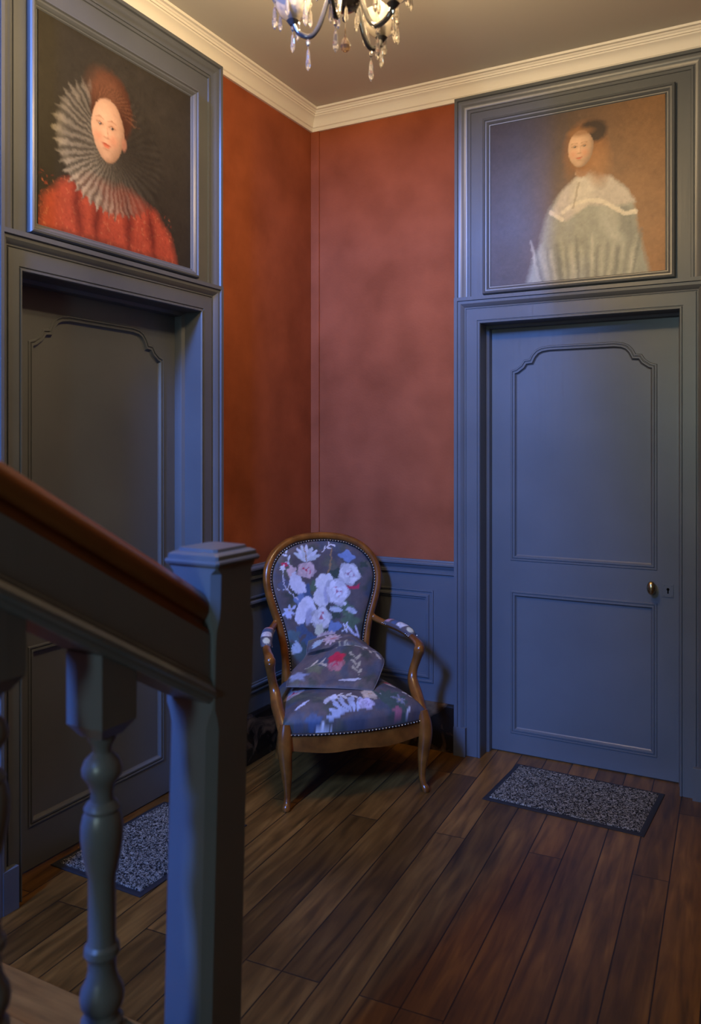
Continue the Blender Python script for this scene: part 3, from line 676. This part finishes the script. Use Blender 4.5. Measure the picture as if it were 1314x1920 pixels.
rose(cb, *B(653, 1078), .052, WHT, (.40, .22, .30), ph=.2)
cb.poly([B(638, 1093), B(650, 1100), B(664, 1101), B(672, 1096), B(669, 1108), B(655, 1106), B(641, 1101)], RED)
for px, py, rx, ry, rot in ((604, 1092, .036, .038, .2), (600, 1118, .040, .052, .3), (616, 1088, .025, .03, 0)): cb.ell(*B(px, py), rx, ry, WHT, rot=rot, wob=.06, lob=3, soft=.06)
cb.ell(*B(611, 1112), .018, .05, (.45, .44, .56), soft=.3, rot=.2)
rose(cb, *B(629, 1110), .056, (.78, .76, .82), (.46, .16, .24), ph=1.2, sq=1.15)
for px, py, rx, ry, rot in ((562, 1142, .030, .062, .35), (572, 1130, .034, .034, 0), (582, 1148, .028, .05, -.3)): cb.ell(*B(px, py), rx, ry, (.72, .71, .80), rot=rot, wob=.07, lob=3, soft=.07)
cb.ell(*B(575, 1152), .016, .04, (.42, .42, .55), rot=.3, soft=.4)
rose(cb, *B(597, 1156), .050, WHT, (.42, .13, .18), ph=2.0, sq=1.0)
cb.ell(*B(592, 1177), .022, .028, (.55, .56, .42), wob=.12, soft=.15)
daisy(cb, *B(648, 1150), .04, 5, (.12, .18, .11), ph=.3); cb.leaf(*B(642, 1143), .06, .026, .35, (.55, .58, .66)); cb.leaf(*B(614, 1141), .06, .025, .15, (.5, .54, .6)); cb.ell(*B(641, 1132), .009, .009, WHT)
daisy(cb, *B(539, 1140), .038, 6, (.50, .54, .72), ph=.5); cb.poly([B(533, 1140), B(544, 1141), B(543, 1153), B(534, 1153)], (.50, .52, .72))
daisy(cb, *B(640, 1177), .03, 5, (.70, .70, .78)); cb.line([B(645, 1178), B(655, 1190), B(664, 1197), B(659, 1175)], .0045, (.60, .58, .72)); cb.ell(*B(621, 1174), .030, .018, BLU, soft=.1)
for k in range(10): cb.leaf(*B(605, 1208), .07, .028, -PI*.95+k*.22, (.50, .36, .36) if k % 2 else (.58, .45, .44))
for k in range(6): cb.leaf(*B(560, 1212), .055, .016, PI*.9+k*.25, (.40, .46, .55))
# mesh of the panel: rows between the left and right inset outline
ins = back_loop(.022, n=6); nI = len(ins)//2; right_ = ins[:nI+1]; left_ = ins[::-1][:nI+1]
ns = 110; rowsN = 150
Rz = np.array([p[1] for p in right_]); Rx = np.array([p[0] for p in right_]); zs = .405+(Rz.max()-.0015-.405)*np.sin(np.linspace(0, PI/2, rowsN))
order = np.argsort(Rz); Xs = np.interp(zs, Rz[order], Rx[order])
bm = bmesh.new(); vs = []; cols = []
for z, hw in zip(zs, Xs):
    for i in range(ns+1):
        x = -hw+2*hw*i/ns; e = 1-abs(2*i/ns-1)**5; tz = min(1, (Rz.max()-z)/.05+.0)
        bul = .020*(e**.5)*(min(1, tz)**.5)+.012*e
        vs.append(bm.verts.new((x, back_y(x, z)-.004-bul, z))); cols.append((.31+x, 1.06-z))
for j in range(rowsN-1):
    for i in range(ns):
        k = j*(ns+1)+i; bm.faces.new([vs[k], vs[k+1], vs[k+ns+2], vs[k+ns+1]])
# plain cloth at the back of the panel
brush(cb, .0020, .05)
bk = obj('backrest', bm, M['fabric'], CH, ang=80, label='backrest in floral fabric of white and pink roses')
cc = np.array(cols); set_cols(bk.data, cb.at(cc[:, 0], cc[:, 1]))
bm = bmesh.new(); vs = []
for z, hw in zip(zs[::6], Xs[::6]): vs.append([bm.verts.new((x, back_y(x, z)+.014, z)) for x in np.linspace(-hw, hw, 13)])
for p, q in zip(vs, vs[1:]):
    for i in range(12): bm.faces.new([p[i], p[i+1], q[i+1], q[i]])
obj('back_lining', bm, M['gimp'], CH)
# gimp braid and nails round the back
bm = bmesh.new(); gl = back_loop(.0185, n=4); tube(bm, [(x, back_y(x, z)-.015, z, .0062, .004) for x, z in gl], up=(0, 1, 0), seg=8, n=1); obj('gimp_braid', bm, M['gimp'], bk, ang=80)
def nails_along(P, step, nrm, r, parent):
    P = [Vector(p) for p in P]; L = [0]
    for a, b1 in zip(P, P[1:]): L.append(L[-1]+(b1-a).length)
    n = int(L[-1]/step); out = []
    for k in range(n+1):
        d = L[-1]*k/n; i = max(0, min(len(P)-2, int(np.searchsorted(L, d))-1)); f = (d-L[i])/max(1e-9, L[i+1]-L[i]); out.append(P[i].lerp(P[i+1], f))
    bm = bmesh.new(); studs(bm, out, [nrm(p) for p in out], r); o = obj('nailhead_trim', bm, M['nail'], parent, ang=80); o['kind'] = 'stuff'; return o
nails_along([(x, back_y(x, z)-.0195, z) for x, z in gl], .0135, lambda p: (0, -1, 0), .0042, bk)
# seat
def seat_w(t):                                            # t: 0 front .. 1 rear, half width
    return .315-.085*t**1.3
def seat_pt(s_, t):                                       # s -1..1
    x = seat_w(t)*s_; y = .012-.055*(1-s_*s_)*(1-t)**2+.475*t; return x, y
cs = ground_fabric(.80, .75, 560, 11)                     # canvas x=.4+x, y = y+.12 (+ wrap down the front)
for px, py, fn in ((.22, .20, 'r'), (.62, .33, 'l'), (.50, .22, 'w')): pass
rose(cs, .17, .33, .055, (.42, .33, .33), RED, .3, .7); rose(cs, .47, .19, .038, (.60, .48, .36), (.45, .3, .15), 1.0)
for k in range(6): cs.leaf(.335+.012*k, .095, .085, .022, PI+.35-k*.72 if False else -PI*.95-k*.42, (.40, .46, .60))
for k in range(3): cs.leaf(.33+.02*k, .12, .075, .020, PI/2+.5-k*.45, (.42, .46, .58))
rose(cs, .44, .13, .034, (.55, .50, .66), (.3, .22, .4), 2.0); cs.ell(.52, .17, .02, .016, (.70, .66, .68), wob=.2)
sprig(cs, .30, .20, .09, -.1, (.62, .60, .56), 5); cs.leaf(.26, .15, .07, .028, .75, (.52, .51, .54)); cs.leaf(.30, .17, .05, .03, .9, (.65, .66, .74))
cs.line([(.135, .15), (.20, .19)], .005, (.55, .55, .62)); cs.ell(.20, .08, .035, .03, NAV, wob=.2, soft=.2); cs.ell(.24, .045, .03, .015, WHT, wob=.3)
for k in range(9): cs.leaf(.54, .11, .11, .030, -.9+k*.36, (.055, .09, .075)); 
for dx, dy in ((0, .018), (.02, 0), (-.02, 0), (.004, -.022)): cs.ell(.665+dx, .20+dy, .014, .011, (.66, .68, .74), soft=.15)
cs.leaf(.62, .25, .07, .02, 2.1, (.52, .48, .40)); cs.leaf(.66, .31, .07, .025, 1.9, (.36, .32, .26)); cs.ell(.58, .08, .025, .02, (.35, .12, .16), wob=.2, soft=.2)
cs.leaf(.62, .06, .06, .014, .9, (.5, .5, .55)); sprig(cs, .57, .35, .08, .4, (.42, .36, .26)); cs.ell(.60, .31, .02, .016, (.35, .07, .08), wob=.2, soft=.3)
daisy(cs, .60, .14, .04, 5, (.20, .21, .27), .3); rose(cs, .30, .42, .06, PNK, RED); rose(cs, .50, .48, .06, WHT)
cs.ell(.05, .30, .02, .10, (.40, .44, .52), wob=.2, soft=.3); cs.ell(.75, .3, .02, .08, (.3, .3, .4), wob=.2, soft=.3)
ns, nt = 150, 130; bm = bmesh.new(); vs = []; cols = []
for j in range(nt+1):
    t = j/nt
    for i in range(ns+1):
        s_ = 2*i/ns-1; tt = 2*t-1
        # superelliptic dome with steep edges
        fs, ft = (1-abs(s_)**3.6)**.55, (1-abs(tt)**4.2)**.55
        x, y = seat_pt(s_, t); z = .306+.135*min(fs, ft)**.75*max(fs, ft)**.25
        swell = .012*math.sin(PI*min(1, (z-.306)/.09))
        x += swell*s_*abs(s_)**6; y -= swell*(1-t)**8
        vs.append(bm.verts.new((x, y, z))); drop = (.42-z) if t < .3 else 0
        sx = (.42-z)*(abs(s_)**4)*.5
        cols.append((.4+x+math.copysign(sx, s_), y+.14-drop*.55))
for j in range(nt):
    for i in range(ns):
        k = j*(ns+1)+i; bm.faces.new([vs[k], vs[k+1], vs[k+ns+2], vs[k+ns+1]])
brush(cs, .0022, .06)
seat = obj('seat', bm, M['fabric'], CH, ang=80, label='sprung seat in floral fabric'); cc = np.array(cols); set_cols(seat.data, cs.at(cc[:, 0], np.clip(cc[:, 1], 0, .74)))
front = [seat_pt(s_, 0) for s_ in np.linspace(-1, 1, 25)]
sideR = [seat_pt(1, t) for t in np.linspace(0, 1, 12)]; sideL = [seat_pt(-1, t) for t in np.linspace(1, 0, 12)]
bm = bmesh.new(); tube(bm, [(x, y-.004, .304, .006, .007) for x, y in front], seg=8, n=1)
tube(bm, [(x+.003, y, .304, .006, .007) for x, y in sideR], seg=8, n=1); tube(bm, [(x-.003, y, .304, .006, .007) for x, y in sideL], seg=8, n=1); obj('gimp_braid', bm, M['gimp'], seat, ang=80)
nails_along([(x, y-.0105, .304) for x, y in front], .0155, lambda p: (0, -1, .1), .0042, seat)
nails_along([(x+.0095, y, .304) for x, y in sideR], .0155, lambda p: (1, 0, .1), .0042, seat)
nails_along([(x-.0095, y, .304) for x, y in sideL], .0155, lambda p: (-1, 0, .1), .0042, seat)
# seat rail: bowed front apron with shaped lower edge, plain sides and rear
bm = bmesh.new()
def apron(P, thick, zl, n=26):
    rows = []
    for i, (x, y) in enumerate(P):
        a = Vector(P[min(i+1, len(P)-1)])-Vector(P[max(i-1, 0)]); a.normalize(); nn = Vector((a.y, -a.x)); f = i/(len(P)-1)
        z0 = zl(f); o_ = Vector((x, y))+nn*.004; i_ = Vector((x, y))-nn*thick
        rows.append([bm.verts.new((o_.x, o_.y, .302)), bm.verts.new((o_.x+nn.x*.003, o_.y+nn.y*.003, (.302+z0)/2)), bm.verts.new((o_.x, o_.y, z0)), bm.verts.new((i_.x, i_.y, z0)), bm.verts.new((i_.x, i_.y, .302))])
    for p, q in zip(rows, rows[1:]):
        for k in range(5): bm.faces.new([p[k], p[(k+1) % 5], q[(k+1) % 5], q[k]])
    bm.faces.new(rows[0]); bm.faces.new(rows[-1])
apron(front, .03, lambda f: .238-.012*math.sin(PI*f)+.014*math.cos(4*PI*f)*(1-abs(2*f-1))*.5)
apron(sideR, .03, lambda f: .243); apron(sideL, .03, lambda f: .243)
apron([(seat_pt(1, 1)[0]-.4601*i/10+.0, seat_pt(1, 1)[1]) for i in range(11)], .03, lambda f: .243)
obj('seat_rail', bm, M['walnut'], CH, ang=40)
# front legs and arms
for s_ in (-1, 1):
    bm = bmesh.new()
    tube(bm, [(s_*.306, .012, .345, .022, .022), (s_*.312, .002, .29, .029, .029), (s_*.312, -.004, .235, .029, .029), (s_*.304, .000, .15, .023, .023), (s_*.300, .002, .07, .0145, .0145), (s_*.303, -.006, .030, .014, .016), (s_*.309, -.016, .012, .017, .018), (s_*.310, -.018, .0, .015, .016)], up=(0, 1, 0), seg=14, power=.85)
    obj('leg', bm, M['walnut'], CH, ang=60)
    bm = bmesh.new()
    tube(bm, [(s_*.232, back_y(.232, .67)-.002, .672, .014, .018), (s_*.250, .475, .655, .014, .016), (s_*.285, .415, .640, .015, .015), (s_*.315, .33, .632, .016, .014), (s_*.338, .24, .618, .017, .014),
              (s_*.346, .175, .604, .019, .015), (s_*.346, .143, .590, .022, .018), (s_*.344, .132, .565, .020, .022)], up=(0, 0, 1), seg=14)
    tube(bm, [(s_*.345, .140, .600, .014, .012), (s_*.344, .138, .578, .025, .026), (s_*.338, .150, .535, .020, .021), (s_*.326, .165, .480, .019, .020), (s_*.318, .155, .435, .023, .023), (s_*.318, .112, .390, .026, .027), (s_*.314, .060, .350, .025, .028), (s_*.311, .018, .315, .025, .026)], up=(0, 1, 0), seg=14)
    arm = obj('arm', bm, M['walnut'], CH, ang=60)
    ca = ground_fabric(.3, .2, 500, 20+s_); rose(ca, .06, .1, .03, (.5, .3, .32), RED); rose(ca, .17, .1, .032, (.66, .65, .66), (.3, .3, .35), 1.); ca.ell(.235, .1, .02, .018, (.55, .55, .4)); ca.ell(.12, .1, .02, .03, NAV, wob=.2)
    bm = bmesh.new(); vs = []; cols = []; Q = crom([(s_*.285, .415, .651), (s_*.302, .37, .648), (s_*.318, .32, .644), (s_*.333, .265, .637), (s_*.342, .215, .626)], 10); nq = len(Q)
    for i, q in enumerate(Q):
        f = i/(nq-1); a = Vector(Q[min(i+1, nq-1)])-Vector(Q[max(i-1, 0)]); a.normalize(); sd = a.cross(Vector((0, 0, 1))).normalized(); e = max(.02, 1-abs(2*f-1)**4)**.5
        for k in range(17):
            th = PI*k/16; v = Vector(q)+sd*math.cos(th)*.027*(.55+.45*e)+Vector((0, 0, 1))*(math.sin(th)**.7*.026*e-.006)
            vs.append(bm.verts.new(v)); cols.append((.02+.24*f, .06+.08*k/16))
    for i in range(nq-1):
        for k in range(16):
            j = i*17+k; bm.faces.new([vs[j], vs[j+1], vs[j+18], vs[j+17]])
    pad = obj('arm_pad', bm, M['fabric'], CH, ang=80, label='floral arm pad edged with nails'); cc = np.array(cols); set_cols(pad.data, ca.at(cc[:, 0], cc[:, 1]))
    for sg in (-1, 1):
        line = []
        for i, q in enumerate(Q):
            a = Vector(Q[min(i+1, nq-1)])-Vector(Q[max(i-1, 0)]); a.normalize(); sd = a.cross(Vector((0, 0, 1))).normalized(); line.append(Vector(q)+sd*sg*.024-Vector((0, 0, .006)))
        nails_along(line, .0125, lambda p, sg=sg: (sg*s_*-1.0 if False else sd.x*sg, sd.y*sg, 0), .0036, pad)

# throw cushion slumped on the seat against the backrest
TC = empty('throw_cushion', (.40, -.52, .43), math.radians(46), 'floral throw cushion slumped on the seat of the armchair', 'cushion')
cp = ground_fabric(.5, .5, 560, 31)
rose(cp, .27, .155, .046, (.42, .17, .18), RED, .4, .8); cp.ell(.262, .190, .05, .026, (.50, .02, .05), wob=.15, soft=.2)
sprig(cp, .07, .14, .12, .25, (.52, .46, .34), 5); cp.ell(.15, .13, .05, .03, (.14, .15, .09), soft=.5, wob=.2); sprig(cp, .40, .10, .10, 1.9, (.40, .36, .25), 6); sprig(cp, .20, .27, .12, .1, (.30, .27, .19), 5)
cp.ell(.06, .08, .05, .03, (.28, .31, .42), soft=.5, wob=.2); cp.leaf(.30, .06, .12, .018, .1, (.5, .5, .52)); sprig(cp, .36, .28, .1, -.2, (.45, .40, .32), 5)
for k in range(11): cp.leaf(.19, .41, .085, .030, k*.57, (.52, .40, .38) if k % 2 else (.46, .33, .33))
cp.ell(.20, .405, .03, .014, (.50, .20, .18), soft=.3); 
for k in range(7): cp.leaf(.10, .37, .07, .022, 1.3+k*.35, (.36, .42, .44))
CG = np.array([[(-.262,.185,.448),(-.145,.14,.447),(-.024,.10,.443),(.098,.065,.434)],[(-.22,.27,.482),(-.105,.24,.486),(.016,.19,.486),(.155,.14,.474)],[(-.131,.365,.520),(-.024,.345,.529),(.07,.31,.562),(.206,.23,.521)],
      [(-.115,.385,.557),(-.014,.385,.572),(.083,.38,.577),(.174,.33,.546)],[(-.103,.405,.585),(-.007,.405,.606),(.095,.41,.597),(.177,.385,.556)]])
def cr1(P, t):
    n = len(P)-1; x = min(max(t, 0), 1)*n; i = min(int(x), n-1); f = x-i
    p0, p1, p2, p3 = P[max(i-1, 0)] if i > 0 else 2*P[0]-P[1], P[i], P[i+1], P[min(i+2, n)] if i+2 <= n else 2*P[n]-P[n-1]
    return .5*(2*p1+(p2-p0)*f+(2*p0-5*p1+4*p2-p3)*f*f+(3*p1-p0-3*p2+p3)*f**3)
def cmid(u, v): return cr1(np.array([cr1(r_, u) for r_ in CG]), v)
def cush(u, v, side):
    """u across, v from the front edge to the top edge; side +1 upper face, -1 lower face"""
    p = cmid(u, v); e = .01; du = cmid(min(1, u+e), v)-cmid(max(0, u-e), v); dv = cmid(u, min(1, v+e))-cmid(u, max(0, v-e)); nn = np.cross(du, dv); nn /= np.linalg.norm(nn)
    eu, ev = 1-abs(2*u-1)**3.5, 1-abs(2*v-1)**3.5; k = max(0, eu*ev)
    fl = .50+.09*(1-u); fold = -.026*math.exp(-((v-fl-.10*(u-.5))/.035)**2)*min(1, k*2)*min(1, max(0, (1.0-u)*2))
    wr = .0035*math.sin(8*u+9*v)+.003*math.sin(19*v-9*u+1)+.002*math.sin(23*u+5*v)
    h = (.022*k**.5+fold+wr*k**.5) if side > 0 else -.012*k**.5
    return tuple(p+nn*h)
nu, nv = 80, 80; bm = bmesh.new(); cols = []; G = {}
for side in (1, -1):
    for j in range(nv+1):
        for i in range(nu+1):
            edge = i in (0, nu) or j in (0, nv)
            if side < 0 and edge: G[(side, i, j)] = G[(1, i, j)]; continue
            G[(side, i, j)] = bm.verts.new(cush(i/nu, j/nv, side)); cols.append((.5*i/nu, .02+.47*j/nv))
    for j in range(nv):
        for i in range(nu): bm.faces.new([G[(side, i, j)], G[(side, i+1, j)], G[(side, i+1, j+1)], G[(side, i, j+1)]])
brush(cp, .002, .06)
cov = obj('cushion_cover', bm, M['fabric'], TC, ang=80); cc = np.array(cols); set_cols(cov.data, cp.at(cc[:, 0], cc[:, 1]))
bm = bmesh.new(); ring = [cush(i/20, 0, 1) for i in range(21)]+[cush(1, i/20, 1) for i in range(1, 21)]+[cush(1-i/20, 1, 1) for i in range(1, 21)]+[cush(0, 1-i/20, 1) for i in range(1, 21)]
tube(bm, [(*p, .0018, .0018) for p in ring], seg=6, n=1); pc = obj('piping', bm, M['fabric'], cov); set_cols(pc.data, np.ones((len(pc.data.vertices), 3))*np.array((.16, .145, .14)))
TC.location = (.640, -.700, 0)


# ------------------------------------------------------------------ chandelier
cr_ = np.array((math.cos(.492), math.sin(.492))); cf_ = np.array((-math.sin(.492), math.cos(.492)))
CC = np.array((1.146, -1.73))
CD = empty('chandelier', (CC[0], CC[1], ZC), .492, 'smoked glass chandelier hung with crystal drops from the ceiling', 'chandelier')
ZB = 2.66-ZC                                             # local height of the lowest glass
def Z(z): return z-ZC
bm = bmesh.new(); lathe(bm, [(.001, 0), (.055, 0), (.052, -.012), (.030, -.022), (.006, -.030), (.006, Z(3.02)), (.014, Z(3.01)), (.030, Z(2.99)), (.034, Z(2.96)), (.014, Z(2.93)), (.012, Z(2.88)), (.030, Z(2.86)), (.036, Z(2.83)), (.020, Z(2.79)), (.016, Z(2.77)), (.001, Z(2.765))], seg=24)
obj('stem', bm, M['chrome'], CD, ang=30)
bm = bmesh.new(); lathe(bm, [(.018, Z(2.785)), (.045, Z(2.780)), (.050, Z(2.765)), (.042, Z(2.745)), (.022, Z(2.732)), (.006, Z(2.728)), (.0055, Z(2.715)), (.009, Z(2.712)), (.008, Z(2.703)), (.003, Z(2.698)), (.001, Z(2.697))], seg=28)
obj('centre_bowl', bm, M['glass_dark'], CD, ang=40, label='dark glass bowl at the foot of the stem')
def drop_mesh(big=False):
    bm = bmesh.new()
    if big:
        lathe(bm, [(.0006, .0), (.0018, -.006), (.0030, -.020), (.0065, -.032), (.0125, -.042), (.0150, -.053), (.0125, -.063), (.006, -.069), (.0008, -.0705)], seg=10)
    else:
        # octagon bead, ring links and a faceted icicle
        lathe(bm, [(.0005, 0), (.0042, -.004), (.0062, -.010), (.0042, -.016), (.0005, -.020)], seg=8)
        lathe(bm, [(.0012, -.019), (.0012, -.027)], seg=6)
        lathe(bm, [(.0008, -.026), (.0035, -.030), (.0048, -.038), (.0056, -.052), (.0070, -.062), (.0052, -.072), (.0006, -.080)], seg=6)
    return bm
proto_me = {}
def add_drop(parent, x, y, z, big=False, s_=1.0, name='crystal_drop'):
    key = big
    if key not in proto_me:
        o = obj(name, drop_mesh(big), M['amber'] if big else M['crystal'], parent, smooth=not True); proto_me[key] = o.data
    else:
        o = bpy.data.objects.new(name, proto_me[key]); COL.objects.link(o); o.parent = parent
    o.location = (x, y, z); o.scale = (s_, s_, s_); o.rotation_euler = (0, 0, random.random()*3); return o
bm = bmesh.new(); tube(bm, [(0, 0, Z(2.700), .0012, .0012), (0, 0, Z(2.676), .0012, .0012)], seg=6, n=1, up=(0, 1, 0)); obj('hook', bm, M['chrome'], CD)
add_drop(CD, 0, 0, Z(2.685), True, name='ball_drop')['label'] = 'smoky ball drop at the lowest point'
CUP = [(.001, -.030), (.010, -.030), (.020, -.026), (.036, -.014), (.047, .004), (.052, .026), (.0545, .040), (.053, .040), (.0505, .026), (.0455, .006), (.035, -.011), (.019, -.0225), (.001, -.0245)]
def chand_arm(az, R, zb=2.662, drops=6):
    ca_, sa_ = math.cos(az), math.sin(az)
    P = lambda r_, z, w=.0075: (r_*ca_, r_*sa_, Z(z), w, w)
    bm = bmesh.new(); tube(bm, [P(.020, 2.785), P(.048, 2.765), P(.062, 2.725), P(.078, 2.685), P(.100, zb), P(.126, zb+.006), P(R-.010, zb+.022), P(R, zb+.045)], up=(0, 0, 1), seg=12)
    arm = obj('arm', bm, M['glass_dark'], CD, ang=60)
    cz = zb+.075
    bm = bmesh.new(); lathe(bm, CUP, (R*ca_, R*sa_, Z(cz)), seg=28); cup = obj('glass_cup', bm, M['glass_cup'], arm, ang=50)
    bm = bmesh.new(); lathe(bm, [(.001, -.042), (.008, -.042), (.013, -.036), (.018, -.030), (.015, -.026), (.001, -.024)], (R*ca_, R*sa_, Z(cz)), seg=16)
    lathe(bm, [(.001, -.023), (.012, -.023), (.013, .0), (.011, .012), (.001, .013)], (R*ca_, R*sa_, Z(cz)), seg=16); obj('cup_fitting', bm, M['glass_dark'], arm, ang=40)
    bm = bmesh.new(); lathe(bm, [(.001, .013), (.0095, .013), (.0095, .075), (.001, .076)], (R*ca_, R*sa_, Z(cz)), seg=14); obj('candle_sleeve', bm, M['candle'], arm)
    bm = bmesh.new(); lathe(bm, [(.001, .077), (.007, .080), (.0145, .095), (.0155, .108), (.010, .124), (.003, .138), (.0005, .142)], (R*ca_, R*sa_, Z(cz)), seg=14); bl = obj('bulb', bm, M['bulb'], arm, label='lit candle bulb'); bl.visible_shadow = True
    pl = bpy.data.lights.new('candle_light', 'POINT'); pl.energy = LAMP_W; pl.color = LAMP_COL; pl.shadow_soft_size = .025
    po = bpy.data.objects.new('candle_light', pl); COL.objects.link(po)
    wx = CC[0]+cr_[0]*R*ca_+cf_[0]*R*sa_; wy = CC[1]+cr_[1]*R*ca_+cf_[1]*R*sa_; po.location = (wx, wy, cz+.165)
    for k in range(drops):
        t = 2*PI*k/drops+.3; add_drop(arm, R*ca_+.052*math.cos(t), R*sa_+.052*math.sin(t), Z(cz+.034-.0*(k % 2)), s_=.95+.25*(k % 2))
    add_drop(arm, .106*ca_, .106*sa_, Z(zb-.006), s_=1.15); add_drop(arm, .030*ca_+.01, .030*sa_, Z(2.752), s_=.9); add_drop(arm, R*ca_, R*sa_, Z(cz-.040), s_=1.0)
for az, R in ((math.radians(176), .150), (math.radians(45), .150), (math.radians(-32), .155), (math.radians(-104), .155)): chand_arm(az, R)
